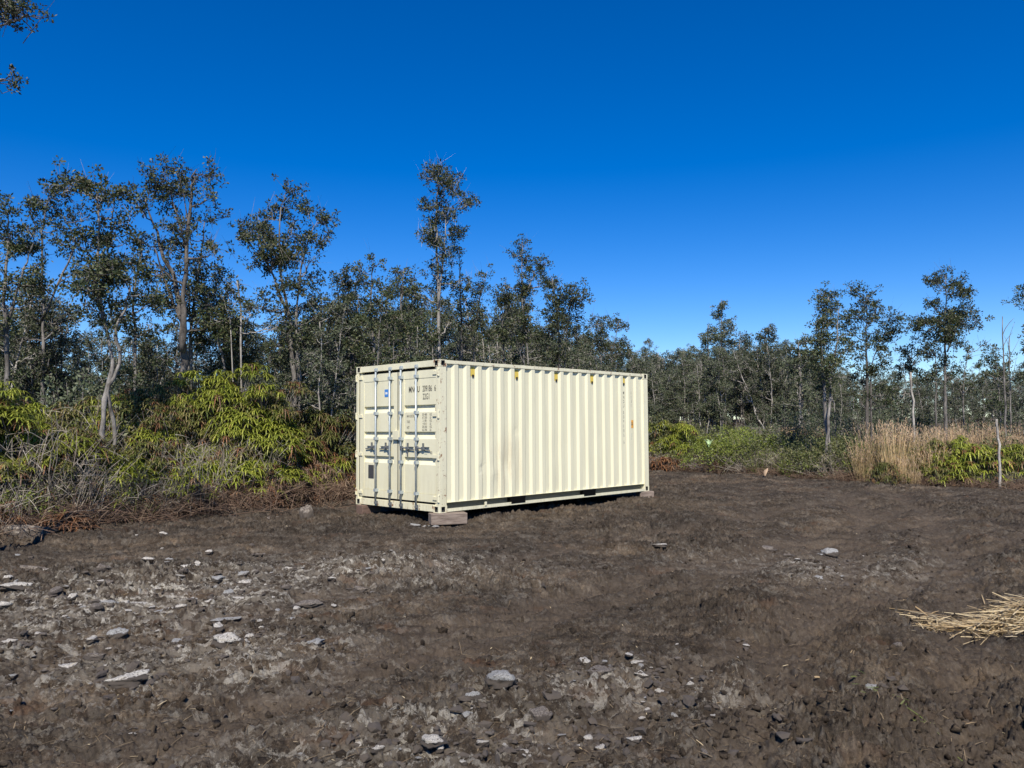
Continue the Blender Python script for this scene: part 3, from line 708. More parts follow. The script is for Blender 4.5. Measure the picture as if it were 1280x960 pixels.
def hero(px, depth, blobs, stems, label, seed, dens=5, group=None, wt=1.0, r0=.10, **kw):
    dens = dens * 1.1; depth = depth + 2.0 if (px < 380 and 12 < depth < 18.5) else depth; kw.setdefault('per', 24); kw.setdefault('leafL', .072); kw.setdefault('sub', 6)
    stems = [(p_, a_ * .74, b_ * .8) for p_, a_, b_ in stems]
    """blobs (px,py,rpx[,w]) and stems [[(px,py)...], r0, r1] read off the photograph, set out at the tree's own distance"""
    r = np.random.default_rng(seed)
    bp = D(px, 520, depth); bx, by = bp[0], depth; gz = hz(bx, by)
    k = depth / FPX
    def loc(a, b_, dy=0):
        p = D(a, b_, depth); return np.array([p[0] - bx, dy, p[2] - gz])
    B = []
    for q in blobs:
        rad = q[2] * k; w = q[3] if len(q) > 3 else 1
        p = loc(q[0], q[1], r.normal() * rad * .9); B.append((*p, rad, w * wt))
    ST = []
    for pts, a, b_ in stems:
        P = []
        for i, (u, v) in enumerate(pts):
            p = loc(u, v, 0 if i == 0 else r.normal() * .12)
            if v >= 900: p = np.array([loc(u, 500)[0], 0, -.15])
            P.append(p)
        ST.append((P, a, b_))
    if blobs and px > 0:
        top_z = max(q[2] for q in B)
        for P_, a_, b_ in ST:
            P_ = np.array(P_)
            for _ in range(int(6 * (1 - kw.get('bare', 0)))):
                t_ = r.uniform(0, len(P_) - 1.001); i_ = int(t_); p_ = P_[i_] + (P_[i_ + 1] - P_[i_]) * (t_ - i_)
                if p_[2] > .30 * top_z: B.append((p_[0] + r.normal() * .28, p_[1] + r.normal() * .3, p_[2] + .1, r.uniform(.16, .34), .6))
    t = make_tree('tree', r0, ST, B, dens, r, **kw)
    t.location = (bx, by, gz); tag(t, label, 'tree', group); return t
GB = 999  # "goes to the ground"
HT = 'tall trees along the edge of the clearing'
hero(14, 15, [(8, 262, 26), (22, 300, 26), (-10, 290, 30), (40, 290, 16), (12, 345, 22), (-20, 350, 30), (35, 255, 12, .7), (50, 330, 14, .8)],
     [([(10, GB), (6, 450), (12, 380), (4, 300)], .09, .03), ([(6, 420), (25, 350), (40, 300)], .05, .015)], 'dark leafy tree cut by the left edge of the photo', 11, 6, HT)
hero(75, 18, [(62, 240, 10, .6), (58, 268, 10, .7), (48, 262, 12, .6), (70, 300, 14, .7), (92, 345, 18, .7), (60, 360, 16), (40, 390, 14), (30, 420, 14), (75, 410, 16), (95, 300, 10, .5)],
     [([(52, GB), (55, 440), (52, 380), (58, 300), (60, 245)], .075, .014), ([(52, 400), (78, 350), (92, 300), (72, 262)], .05, .012)], 'thin forked tree with a bare pale top between the left edge crowns', 12, 4, HT, bare=.15)
hero(135, 12.9, [(125, 262, 24), (112, 240, 14), (96, 228, 9, .7), (145, 245, 12), (128, 300, 22), (108, 290, 16), (122, 340, 16), (90, 300, 10, .6), (138, 330, 12), (110, 330, 14), (75, 232, 7, .5)],
     [([(129, GB), (128, 560), (131, 500), (140, 455), (128, 400), (121, 350), (126, 300), (128, 250)], .072, .02), ([(139, GB), (138, 540), (134, 490), (148, 450), (141, 410), (149, 385), (157, 355)], .060, .024), ([(128, 400), (116, 350), (100, 300)], .035, .012)], 'tall tree with dark domed crown and twin leaning grey trunks', 13, 6, HT)
hero(168, 19, [(172, 300, 12), (168, 330, 14), (165, 355, 14), (160, 390, 12), (185, 380, 12), (158, 320, 10, .8), (190, 410, 14), (165, 425, 16)],
     [([(168, GB), (166, 430), (168, 370), (172, 300)], .07, .015)], 'small tree squeezed between two taller crowns on the left', 14, 4, HT)
hero(226, 16, [(182, 265, 18), (175, 300, 16), (200, 300, 22), (225, 300, 22), (240, 270, 16, .8), (190, 335, 20), (215, 340, 22), (240, 320, 16), (225, 240, 12, .5), (205, 250, 14, .7), (186, 232, 9, .6), (245, 225, 7, .5), (258, 250, 7, .4), (205, 375, 16), (235, 360, 16)],
     [([(226, GB), (226, 450), (226, 400), (215, 350), (200, 310), (182, 250)], .15, .02), ([(228, 440), (234, 380), (238, 300), (240, 225), (244, 210)], .09, .012), ([(226, 400), (205, 360), (195, 310)], .06, .015), ([(236, 330), (222, 270), (205, 212)], .035, .008), ([(238, 300), (232, 250), (228, 215)], .025, .007)],
     'broad tree with thick dark trunk and pale bare limbs on top', 15, 5, HT, bark='bark_dark', twig_k=4, bare=.15)
hero(238, 17, [(205, 450, 12, .5), (250, 430, 10, .5)], [([(232, GB), (233, 430), (246, 340), (252, 270)], .06, .015), ([(238, GB), (240, 430), (235, 350)], .045, .02)], 'pale slender stems beside the thick dark trunk', 16, 3, HT, bark='bark_pale', bare=.3, twig_k=4)
hero(272, 17, [(265, 345, 16), (280, 370, 18), (250, 350, 14), (258, 380, 16), (285, 400, 18), (268, 410, 16), (255, 420, 14)],
     [([(285, GB), (284, 450), (262, 400), (252, 350)], .06, .014)], 'drooping rounded tree beneath the thick trunked tree', 17, 6, HT)
hero(300, 16.5, [(296, 380, 10, .4), (318, 395, 12, .5), (285, 365, 8, .4)], [([(306, GB), (303, 440), (297, 380), (294, 350)], .045, .02), ([(298, GB), (290, 420), (283, 360)], .03, .012)], 'bare white barked sapling standing behind the lime fern mound', 18, 3, HT, bark='bark_pale', bare=.4, twig_k=3)
hero(355, 17, [(362, 235, 11, .8), (352, 255, 14), (335, 270, 16), (318, 290, 16), (298, 290, 10, .7), (335, 300, 22), (365, 290, 18), (385, 265, 12, .7), (400, 275, 9, .6), (375, 310, 20), (345, 330, 24), (325, 330, 18), (375, 340, 22), (350, 365, 24), (378, 375, 18), (355, 400, 20), (330, 385, 16), (395, 300, 10, .5), (408, 300, 7, .3), (345, 430, 16), (385, 420, 16)],
     [([(368, GB), (366, 470), (362, 400), (350, 330), (352, 260)], .10, .015), ([(378, GB), (374, 480), (372, 400), (378, 330), (395, 285)], .07, .012), ([(362, 400), (340, 340), (318, 290)], .05, .012)],
     'tallest wide crowned tree just left of the container', 19, 6, HT, twig_k=2)
for i, (px, top, dp, wd, lb) in enumerate([(412, 372, 22, 9, 'narrow tree with small crown first left of the container corner'), (436, 335, 22, 13, 'dense headed tree directly above the left end of the container doors'), (466, 322, 21, 14, 'tree with round dark head above the container doors'), (505, 328, 22, 13, 'tree with ragged head left of the tallest slender tree'), (486, 350, 26, 11, 'smaller tree behind between two round dark heads')]):
    r = random.Random(40 + i); bl = []
    y = top + 10; w = wd * .6
    while y < 470:
        bl.append((px + r.uniform(-1, 1) * wd * .8, y, w, .8)); bl.append((px + r.uniform(-1.3, 1.3) * wd, y + 8, w, .7)); y += 22; w = wd * r.uniform(.8, 1.15)
    hero(px, dp, bl, [([(px + r.uniform(-6, 6), GB), (px + 2, 440), (px - 3, 390), (px, top + 8)], .07, .012), ([(px + 8, GB), (px + 6, 430), (px + wd, top + 35)], .04, .01)], lb, 60 + i, 5, HT)
hero(552, 23, [(550, 212, 11), (558, 222, 13), (545, 225, 10), (553, 240, 12), (565, 238, 10, .8), (580, 252, 9), (588, 258, 5, .7), (535, 258, 8), (552, 265, 12, .8), (560, 272, 8, .8), (541, 280, 8, .6), (568, 290, 9, .5), (545, 300, 8, .6), (552, 320, 9, .6), (540, 340, 9, .6), (565, 350, 12), (545, 370, 14), (560, 400, 16), (540, 420, 16)],
     [([(549, GB), (548, 420), (547, 340), (545, 270), (550, 210)], .085, .014), ([(548, 380), (556, 310), (558, 250)], .04, .01)], 'tallest slender tree rising above the container', 21, 6, HT, bark='bark_pale', sub=6, twig_k=2.5)
hero(578, 25, [(572, 315, 8, .7), (578, 335, 11, .8), (582, 360, 12), (575, 390, 14), (592, 400, 12), (568, 420, 14)], [([(578, GB), (577, 420), (574, 350), (574, 312)], .06, .012)], 'small leafed tree touching the right side of the tallest one', 22, 5, HT, bare=.1)
hero(604, 25, [(608, 342, 8, .6), (600, 362, 8, .6), (590, 385, 10, .7), (605, 395, 12, .8), (612, 415, 14), (598, 430, 14)], [([(590, GB), (592, 430), (598, 380), (609, 338)], .05, .01)], 'right leaning twiggy tree above the near end of the container side', 23, 5, HT, bare=.1, twig_k=3)
hero(655, 25, [(655, 305, 5, .5), (650, 318, 6, .6), (655, 345, 8, .8), (668, 340, 7, .7), (682, 330, 5, .7), (650, 360, 9), (657, 380, 8, .7), (645, 400, 12), (662, 415, 14), (650, 430, 14)],
     [([(654, GB), (655, 420), (652, 360), (653, 300)], .055, .008), ([(654, 380), (664, 350), (680, 330)], .03, .008)], 'spindly sparse tree with one side branch above the container roof', 24, 5, HT, twig_k=2)
hero(700, 24, [(688, 352, 8), (700, 372, 11), (690, 375, 12), (712, 362, 9), (720, 370, 8), (695, 395, 16), (715, 395, 14), (705, 415, 18), (685, 410, 16), (722, 415, 14), (700, 440, 18)],
     [([(698, GB), (700, 430), (696, 390), (690, 348)], .07, .012), ([(703, GB), (706, 430), (716, 365)], .045, .012)], 'bushy headed tree above the middle of the container side', 25, 6, HT)
hero(628, 26, [(622, 375, 9), (632, 372, 8), (640, 385, 9), (625, 395, 14), (615, 410, 12), (635, 415, 16)], [([(628, GB), (630, 430), (626, 372)], .06, .012)], 'low leafy tree left of the spindly sparse one', 26, 5, HT)
hero(750, 28, [(745, 410, 10, .7), (755, 425, 12), (740, 430, 14), (765, 430, 12), (772, 405, 4, .4)], [([(750, GB), (752, 450), (745, 405)], .05, .01), ([(762, 470), (768, 430), (774, 400)], .025, .006)], 'twiggy tree above the far end of the container', 27, 5, HT, twig_k=3)
# right side
hero(1036, 24, [(1040, 368, 6, .8), (1030, 382, 8), (1045, 385, 8, .8), (1022, 400, 7, .6), (1040, 405, 10), (1030, 425, 9), (1050, 420, 9, .7), (1024, 440, 9, .8), (1042, 450, 10), (1022, 415, 6, .6), (1032, 470, 8, .5)],
     [([(1040, GB), (1034, 520), (1028, 470), (1026, 420), (1038, 368)], .095, .012), ([(1030, GB), (1032, 525), (1040, 470), (1046, 420), (1048, 385)], .075, .01), ([(1029, 480), (1024, 440), (1018, 405)], .03, .008)],
     'grey multi stemmed tree, first of the trees in the tan grass', 31, 6, HT, clump=.13)
hero(1084, 25, [(1082, 372, 10), (1072, 388, 12), (1095, 385, 11), (1060, 395, 9), (1085, 400, 16), (1105, 400, 10), (1070, 412, 13), (1098, 418, 13), (1112, 412, 7, .8), (1082, 430, 14), (1066, 432, 9, .7), (1100, 435, 10), (1075, 365, 6, .6), (1115, 425, 6, .6), (1100, 455, 10), (1085, 462, 9, .7)],
     [([(1080, GB), (1084, 490), (1083, 440), (1082, 372)], .085, .012), ([(1088, GB), (1086, 490), (1092, 455), (1104, 410)], .05, .01)], 'dense dark crowned tree rising out of the tan grass', 32, 6, HT, bark='bark_dark', clump=.13)
hero(1180, 25, [(1180, 343, 10), (1165, 352, 7, .8), (1195, 352, 9), (1205, 372, 9), (1182, 368, 12), (1168, 378, 9), (1210, 390, 9), (1190, 392, 14), (1155, 402, 8), (1148, 408, 6, .8), (1170, 405, 13), (1200, 405, 10), (1160, 420, 10), (1180, 425, 12), (1160, 440, 9), (1178, 452, 10, .8)],
     [([(1176, GB), (1180, 540), (1182, 480), (1184, 420), (1180, 345)], .10, .012), ([(1172, GB), (1168, 520), (1172, 480), (1166, 440)], .055, .012), ([(1184, 440), (1196, 405), (1208, 380)], .035, .008), ([(1182, 430), (1165, 405), (1150, 405)], .03, .008)],
     'tallest tree on the right with airy flat topped crown', 33, 6, HT, clump=.13)
hero(1140, 27, [(1133, 436, 7, .8), (1142, 442, 8, .8), (1150, 450, 7, .7)], [([(1143, GB), (1142, 500), (1138, 440)], .05, .012)], 'little tree on a reddish stem left of the airy crown', 34, 5, HT)
hero(1205, 28, [(1205, 440, 7, .5), (1212, 450, 9, .6), (1200, 470, 12, .8), (1215, 480, 12)], [([(1205, GB), (1206, 480), (1213, 432)], .045, .008)], 'twiggy half bare tree right of the airy crown', 35, 4, HT, bare=.3, twig_k=4)
hero(1245, 28, [(1240, 445, 8), (1250, 460, 12), (1238, 470, 12), (1262, 475, 12), (1275, 470, 10)], [([(1250, GB), (1250, 500), (1245, 440)], .05, .012)], 'rounded low tree behind the bare poles at right', 36, 5, HT)
hero(1256, 22, [], [([(1258, GB), (1257, 500), (1255, 400)], .035, .008), ([(1258, 480), (1263, 430), (1266, 412)], .02, .006)], 'tall bare dead pole near the right edge', 37, 1, HT, bark='bark_pale') if False else None
hero(1296, 24, [(1286, 366, 9, .7), (1300, 360, 16), (1310, 400, 20), (1288, 432, 9, .7), (1305, 440, 18), (1320, 370, 20)], [([(1315, GB), (1312, 480), (1306, 400), (1300, 350)], .08, .015)], 'tree cut by the right edge of the photo', 38, 6, HT)
hero(-95, 9, [(-50, -30, 40), (-5, 0, 16), (15, 8, 14), (28, 14, 8), (36, 20, 4, .8), (8, 18, 7, .8), (-100, 60, 40), (2, 97, 3, .5), (-90, -60, 60), (-110, 130, 50)],
     [([(-140, GB), (-130, 400), (-110, 200), (-80, 0)], .11, .03), ([(-112, 230), (-50, 60), (10, 12)], .04, .01)], 'near tree whose leafy branch tip enters the top left corner', 39, 6, HT, clump=.07, leafL=.04, per=26)

# belt of thin trees behind ------------------------------------------
def belt_variant(seed, H, wd, bare=0, stems_n=2, cb=.35, mat='ohia_far'):
    cb = cb + .03; wd = wd * .84
    r = np.random.default_rng(seed); ST = []; B = []
    for s in range(stems_n):
        b0 = np.array([r.normal() * .25, r.normal() * .25, -.3]); top = np.array([r.normal() * wd * .5, r.normal() * wd * .5, H * r.uniform(.8, 1)])
        P = stem_curve(b0, top, .35, r, 6); ST.append((P, r.uniform(.038, .062), .012))
        z = H * cb
        while z < top[2]:
            t = (z + .3) / (top[2] + .3); p = b0 + (top - b0) * t
            q = .35 + .65 * math.sin(math.pi * min(1, (z - H * cb) / (H * (1 - cb)) * .8 + .15))
            for _ in range(2): B.append((p[0] + r.normal() * wd * .45 * q, p[1] + r.normal() * wd * .45 * q, z + r.normal() * .2, r.uniform(.22, .42), .8))
            z += r.uniform(.38, .6)
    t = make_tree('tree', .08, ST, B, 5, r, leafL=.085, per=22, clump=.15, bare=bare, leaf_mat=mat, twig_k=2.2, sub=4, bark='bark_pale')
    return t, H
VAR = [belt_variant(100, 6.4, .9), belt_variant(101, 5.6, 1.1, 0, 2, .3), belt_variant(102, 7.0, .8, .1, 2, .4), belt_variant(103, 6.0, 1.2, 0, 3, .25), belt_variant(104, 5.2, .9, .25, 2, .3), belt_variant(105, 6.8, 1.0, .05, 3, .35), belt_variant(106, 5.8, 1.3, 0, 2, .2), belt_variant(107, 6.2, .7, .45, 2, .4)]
used = [False] * len(VAR)
def place_belt(x, y, H, label, group, rr):
    i = rr.randrange(len(VAR)); t, vh = VAR[i]
    if used[i]: t = copy_tree(t)
    used[i] = True
    t.location = (x, y, hz(x, y)); t.rotation_euler = (0, 0, rr.uniform(0, 6.28)); s = H / vh; sx = s * rr.uniform(.9, 1.2)
    t.scale = (sx, sx, s); tag(t, label, 'tree', group)
rr = random.Random(5)
def skyline(px):   # crown line of the closed stand, in photograph rows
    return float(np.interp(px, [-200, 0, 60, 100, 150, 200, 260, 300, 360, 420, 480, 530, 600, 660, 720, 770, 800, 860, 900, 960, 1010, 1040, 1080, 1130, 1200, 1280, 1500],
                               [330, 350, 400, 420, 410, 415, 410, 385, 380, 375, 360, 365, 372, 378, 398, 425, 432, 428, 430, 425, 438, 455, 468, 465, 460, 455, 445]))
def stand(n, pa, pb, da, db, hmul, label, group, jit=14):
    for k in range(n):
        px = pa + (pb - pa) * (k + rr.random()) / n; d = rr.uniform(da, db)
        x = (px - 640) / FPX * d; top = skyline(px) + rr.uniform(-6, jit) * (1 if rr.random() > .12 else -.9)
        H = (CAM_H + (532 - top) / FPX * d) * hmul - hz(x, d)
        place_belt(x, d, max(2.2, H * rr.uniform(.86, 1.02)), label, group, rr)
stand(34, -180, 440, 20, 30, .97, 'thin grey trunked tree in the tangled stand behind the ferns on the left', 'thin trees of the left stand')
_sky0 = skyline
def skyline(px): return _sky0(px) - 62 * float(np.interp(px, [-300, 0, 90, 200, 300, 440], [1, 1.1, .8, .7, .7, .3]))
stand(26, -160, 430, 18.5, 23, .95, 'taller small leafed tree filling the gaps between the left trunks', 'fuller trees among the left trunks')
skyline = _sky0
stand(34, 400, 800, 27, 38, 1.0, 'slender tree in the close stand whose crowns show above the container roof', 'slender trees behind the container')
stand(58, 790, 1060, 36, 52, 1.0, 'slender small crowned tree in the far stand between container and tan grass', 'slender trees of the far right stand')
stand(44, 1040, 1500, 36, 54, 1.0, 'low distant tree in the far stand behind the tan grass', 'low distant trees behind the tan grass')
stand(46, 430, 1300, 52, 75, .95, 'hazy distant tree in the rearmost row glimpsed through the nearer trunks', 'rearmost row of trees')
stand(48, 640, 1420, 75, 105, 1.0, 'far distant tree closing the horizon behind the other rows', 'far distant trees on the horizon')
stand(22, -250, 440, 34, 48, .75, 'distant tree glimpsed low through the left trunks', 'distant trees seen through the left trunks')
# emergent in the far right stand
for px, top, d, lb in ((902, 374, 40, 'tallest tree of the far stand right of the container with pointed sparse head'), (885, 405, 39, 'pointed tree left of the tallest tree in the far stand'), (958, 410, 39, 'broad headed tree in the far stand before the clearing narrows'), (925, 418, 40, 'tree between the pointed and the broad headed ones in the far stand'), (998, 428, 34, 'thin tree standing at the right end of the far stand')):
    r = random.Random(px); bl = []; y = top + 6; w = 5
    while y < 500: bl += [(px + r.uniform(-1, 1) * w * 1.2, y, w, .8), (px + r.uniform(-1.4, 1.4) * w, y + 5, w, .7)]; y += 11; w = min(9 if px < 990 else 7, w + 1.2)
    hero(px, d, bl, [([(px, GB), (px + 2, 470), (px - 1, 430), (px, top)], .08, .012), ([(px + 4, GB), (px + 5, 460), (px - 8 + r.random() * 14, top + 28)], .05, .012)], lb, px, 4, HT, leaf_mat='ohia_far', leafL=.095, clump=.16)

# dead poles
def pole(pts, d, r0, r1, label, mat='bark_pale', twigs=0):
    bp = D(pts[0][0], 520, d); gz = hz(bp[0], d); P = []
    for i, (u, v) in enumerate(pts):
        p = D(u, v, d); P.append([p[0] - bp[0], .04 * i, -.1 if i == 0 else p[2] - gz])
    P = np.array(P); mb = MB(); t = np.linspace(0, len(P) - 1, 10); Q = np.stack([np.interp(t, np.arange(len(P)), P[:, k]) for k in range(3)], -1)
    r = np.random.default_rng(int(pts[0][0])); Q[1:-1, :2] += r.normal(size=(8, 2)) * r0 * .3
    mb.tube(Q, np.linspace(r0, r1, 10), 6)
    for _ in range(twigs):
        o = Q[r.integers(4, 9)]; mb.tube(bez(o, o + [r.normal() * .15, r.normal() * .1, .3], o + [r.normal() * .35, r.normal() * .2, r.uniform(.4, 1.1)], 4), [.012, .01, .007, .004], 4)
    o = mb.build('dead_tree', M[mat], None, True); o.location = (bp[0], d, gz); tag(o, label, 'dead tree', 'dead bare trunks')
pole([(1249, 600), (1250, 560), (1248, 524)], 19.8, .034, .026, 'short white dead trunk standing in front of dark fern at right')
pole([(1258, 600), (1257, 500), (1255, 395)], 24, .045, .010, 'tall bare grey pole rising above the grass near the right edge', 'bark', 7)
pole([(1266, 600), (1264, 520), (1264, 420)], 25, .03, .008, 'thinner bare pole right behind the tall grey one', 'bark', 5)
pole([(1145, 600), (1143, 520), (1140, 465)], 25, .04, .03, 'reddish grey bare stem in the tan grass')

# ------------------------------------------------------------------ undergrowth
def fern_mesh(seed, W_, H_, n_star, mat, fing=.27, dead=.12, flat_=1.0):
    r = np.random.default_rng(seed); g = MB(); s = MB()
    a = r.uniform(0, 2 * np.pi, n_star); zf = r.uniform(.06, 1, n_star) ** .8; shell = r.uniform(.5, 1.08, n_star)
    lump = 1 + .25 * np.sin(a * 3 + r.uniform(0, 6) + 4 * zf) * (1.1 - zf) + .14 * np.sin(a * 5 + 9 * zf) + .12 * r.normal(size=n_star)
    u = np.sqrt(np.clip(1.02 - zf ** 2.2, 0, 1)) * shell * lump
    x = np.cos(a) * u * W_; y = np.sin(a) * u * W_; z = H_ * zf * (.86 + .14 * shell)
    if H_ > 1:
        nl = 16 if H_ > 2 else 11; la = r.uniform(0, 6.28, nl); lz = np.linspace(.28, 1, nl) * H_ * r.uniform(.88, 1.04, nl); lr = W_ * np.sqrt(np.clip(1.05 - (lz / H_ / 1.05) ** 2, .02, 1)) * r.uniform(.45, .95, nl)
        lc = np.stack([np.cos(la) * lr, np.sin(la) * lr], -1); k_ = r.integers(0, nl, n_star); pr = r.uniform(.26, .50, nl) * (W_ ** .5)
        uu = np.sqrt(r.random(n_star)); aa = r.uniform(0, 6.28, n_star); rad_ = pr[k_] * uu
        x = lc[k_, 0] + np.cos(aa) * rad_; y = lc[k_, 1] + np.sin(aa) * rad_; z = lz[k_] - .42 * pr[k_] * uu ** 2 * 1.6 + .04 * r.normal(size=n_star)
        a = np.arctan2(y - lc[k_, 1] * .6, x - lc[k_, 0] * .6); u = uu
    deadm = (r.random(n_star) < dead) | ((z < H_ * .2) & (r.random(n_star) < .5))
    per = 7
    for k in range(n_star):
        p = np.array([x[k], y[k], z[k]]); b0 = np.array([x[k] * .45 + r.normal() * .06, y[k] * .45 + r.normal() * .06, max(-.02, z[k] - .55)])
        if k % 2 == 0: s.tube(np.stack([b0, (b0 + p) / 2 + np.array([x[k] * .05, y[k] * .05, .06]), p]), [.006, .005, .004], 3, cap=False)
    P = np.repeat(np.stack([x, y, z], -1), per, 0); n = len(P)
    out = np.repeat(np.stack([np.cos(a) * u, np.sin(a) * u, np.full(n_star, .15)], -1), per, 0)
    ang = np.tile(np.linspace(0, 2 * np.pi, per, endpoint=False), n_star) + np.repeat(r.uniform(0, 6.28, n_star), per)
    d = np.stack([np.cos(ang), np.sin(ang), .30 + .15 * r.normal(size=n)], -1) + out * .7
    L = fing * r.uniform(.6, 1.25, n); dr = r.uniform(.5, 1.25, n); dm = np.repeat(deadm, per)
    for msk, mi in ((~dm, 0), (dm, 1)):
        if msk.any():
            # each finger: a midrib ribbon with side leaflets, reads as pinnate blade
            strips(g, P[msk], d[msk], L[msk], .022, dr[msk] * (1.0 if mi == 0 else 1.5), 4, [.3, .9, 1, .8, .1], mi)
            Pm, dm_, Lm = P[msk], unit(d[msk]), L[msk]; w = unit(np.cross(dm_, [0, 0, 1.0]))
            for t in (.15, .32, .5, .68):
                q = Pm + dm_ * (Lm * t)[:, None] - np.array([0, 0, 1.0]) * (dr[msk] * Lm * t * t)[:, None]
                for sg in (-1, 1): strips(g, q, w * sg + dm_ * .55, Lm * .30 * (1.15 - t), .017, .35, 1, [1, .2], mi)
    return g, s
FV = []
def fern_variant(name, seed, *a, mat='fern', **k):
    root = empty(name, (0, 0, 0)); g, s = fern_mesh(seed, *a, mat, **k)
    g.build('frond', [M[mat], M['fern_dead']], root); s.build('stem', M['twig'], root); return root
class Pool:
    def __init__(s, items): s.items = items; s.used = [False] * len(items)
    def put(s, i, x, y, sc, rz, label, cat, group, sz=None, dz=-.04):
        t = s.items[i]
        if s.used[i]: t = copy_tree(t)
        s.used[i] = True
        t.location = (x, y, hz(x, y) + dz); t.rotation_euler = (0, 0, rz); t.scale = (sc, sc, sz or sc); tag(t, label, cat, group); return t
FB = [(2.3, 1.05, 480), (1.5, .95, 320), (.75, .7, 140)]
ferns = Pool([fern_variant('fern', 200 + q, w_, h_, n_, mat=m_, fing=.17, dead=dd_) for m_, dd_ in (('fern', .05), ('fern_mid', .13)) for q, (h_, w_, n_) in enumerate(FB)])
FERN_H = [f_[0] for f_ in FB] * 2
dead_ferns = Pool([fern_variant('dead_fern', 210, .5, .42, 45, mat='fern_dead', fing=.20), fern_variant('dead_fern', 211, .6, .3, 50, mat='litter', fing=.18)])

def brush_mesh(seed, W_, H_, n):
    r = np.random.default_rng(seed); g = MB()
    for k in range(n):
        a = r.uniform(0, 6.28); u = r.uniform(0, 1) ** .6; b0 = np.array([math.cos(a) * u * W_ * .6, math.sin(a) * u * W_ * .6, -.03])
        e = b0 + np.array([r.normal() * .4, r.normal() * .4, H_ * r.uniform(.3, 1)]); m_ = (b0 + e) / 2 + r.normal(size=3) * .16
        Q = bez(b0, m_ * 1.0, e, 5); g.tube(Q, np.linspace(.008, .0035, 5), 3, cap=False)
        nb = 4; o = Q[r.integers(1, 5, nb)]; d = unit(r.normal(size=(nb, 3)) + [0, 0, .2])
        strips(g, o, d, r.uniform(.15, .42, nb), .007, .2, 2, [1, .8, .3], 0, unit(np.cross(d, r.normal(size=(nb, 3)))))
    return g
def brush_variant(seed, W_, H_, n, mat='grey_brush', name='dead_shrub'):
    return brush_mesh(seed, W_, H_, n).build(name, M[mat])
brush = Pool([brush_variant(220, .7, .8, 150), brush_variant(221, .9, .55, 170), brush_variant(222, .6, 1.15, 130), brush_variant(223, .8, .3, 150, 'litter'), brush_variant(224, .8, .35, 150, 'litter')])

def shrub_variant(seed, W_, H_, n, mat='shrub', leafL=.06):
    r = np.random.default_rng(seed); root = empty('shrub', (0, 0, 0)); s = MB(); g = MB()
    e = []
    for k in range(n):
        a = r.uniform(0, 6.28); u = r.uniform(0, 1) ** .55; z = H_ * (1 - .7 * u ** 2) * r.uniform(.35, 1.05)
        p = np.array([math.cos(a) * u * W_, math.sin(a) * u * W_, z]); b0 = np.array([p[0] * .25, p[1] * .25, -.03])
        s.tube(bez(b0, (b0 + p) / 2 + [0, 0, -.08], p, 4), [.012, .009, .006, .003], 4, cap=False); e.append(p)
    e = np.array(e); cc = np.repeat(e, 3, 0) + r.normal(size=(3 * n, 3)) * .09
    clumps(g, cc, .10, 10, leafL, leafL * .5, r)
    g.build('foliage', M[mat], root); s.build('stem', M['twig'], root); return root
shrubs = Pool([shrub_variant(230, .7, .9, 70), shrub_variant(231, .8, .7, 75), shrub_variant(232, .6, 1.2, 70), shrub_variant(233, .9, .55, 90, 'shrub_lime', .05), shrub_variant(234, .7, .7, 80, 'shrub_lime', .05), shrub_variant(235, .9, 1.4, 120, 'ohia_far', .055)])

def grass_variant(seed, W_, H_, n, mat='straw', plume=True, lean=.16, width=.011, name='grass_clump'):
    lean = lean * 1.25; r = np.random.default_rng(seed); root = empty(name, (0, 0, 0)); g = MB()
    a = r.uniform(0, 6.28, n); u = np.sqrt(r.random(n)) * W_
    P = np.stack([np.cos(a) * u, np.sin(a) * u, np.full(n, -.05)], -1); d = np.stack([np.cos(a) * lean * r.random(n) + r.normal(size=n) * lean * .6, np.sin(a) * lean * r.random(n) + r.normal(size=n) * lean * .6, np.ones(n)], -1)
    L = H_ * (.35 + .70 * r.random(n) ** .8); yw = r.uniform(0, 6.28, n); w = np.stack([np.cos(yw), np.sin(yw), 0 * yw], -1)
    strips(g, P, d, L, width * r.uniform(.7, 1.3, n), .08 * r.random(n), 4, [1, 1, .9, .7, .3], 0, w)
    if plume:
        k = L > H_ * .66; pl = g; Pt = (P + unit(d) * (L * .80)[:, None])[k]; dk = unit(d)[k]; nn = len(Pt)
        for q in range(6):
            o = Pt + dk * (r.uniform(-.02, .30, nn) * H_ * .5)[:, None]; dd = dk + r.normal(size=(nn, 3)) * .26
            strips(pl, o, dd, .10, .013, .25, 2, [.4, 1, .2], 1, unit(np.cross(dd, r.normal(size=(nn, 3)))))
    g.build('blades', [M[mat], M['plume']], root)
    return root
tall = Pool([grass_variant(240, .26, 1.75, 120), grass_variant(241, .22, 1.5, 100), grass_variant(242, .30, 1.3, 120), grass_variant(243, .28, 1.9, 110)])
tuss = Pool([grass_variant(250, .2, .45, 110, 'grass_green', False, .6, .009, 'grass_tuft'), grass_variant(251, .2, .4, 110, 'straw', False, .7, .009, 'grass_tuft'), grass_variant(252, .28, .75, 130, 'grass_green', False, .4, .012, 'grass_tuft')])

def vpos(px, dr):
    """point at bearing of px, dr metres beyond the verge"""
    th = math.atan((px - 640) / FPX); r = float(rverge(th)) + dr
    return r * math.sin(th), r * math.cos(th)
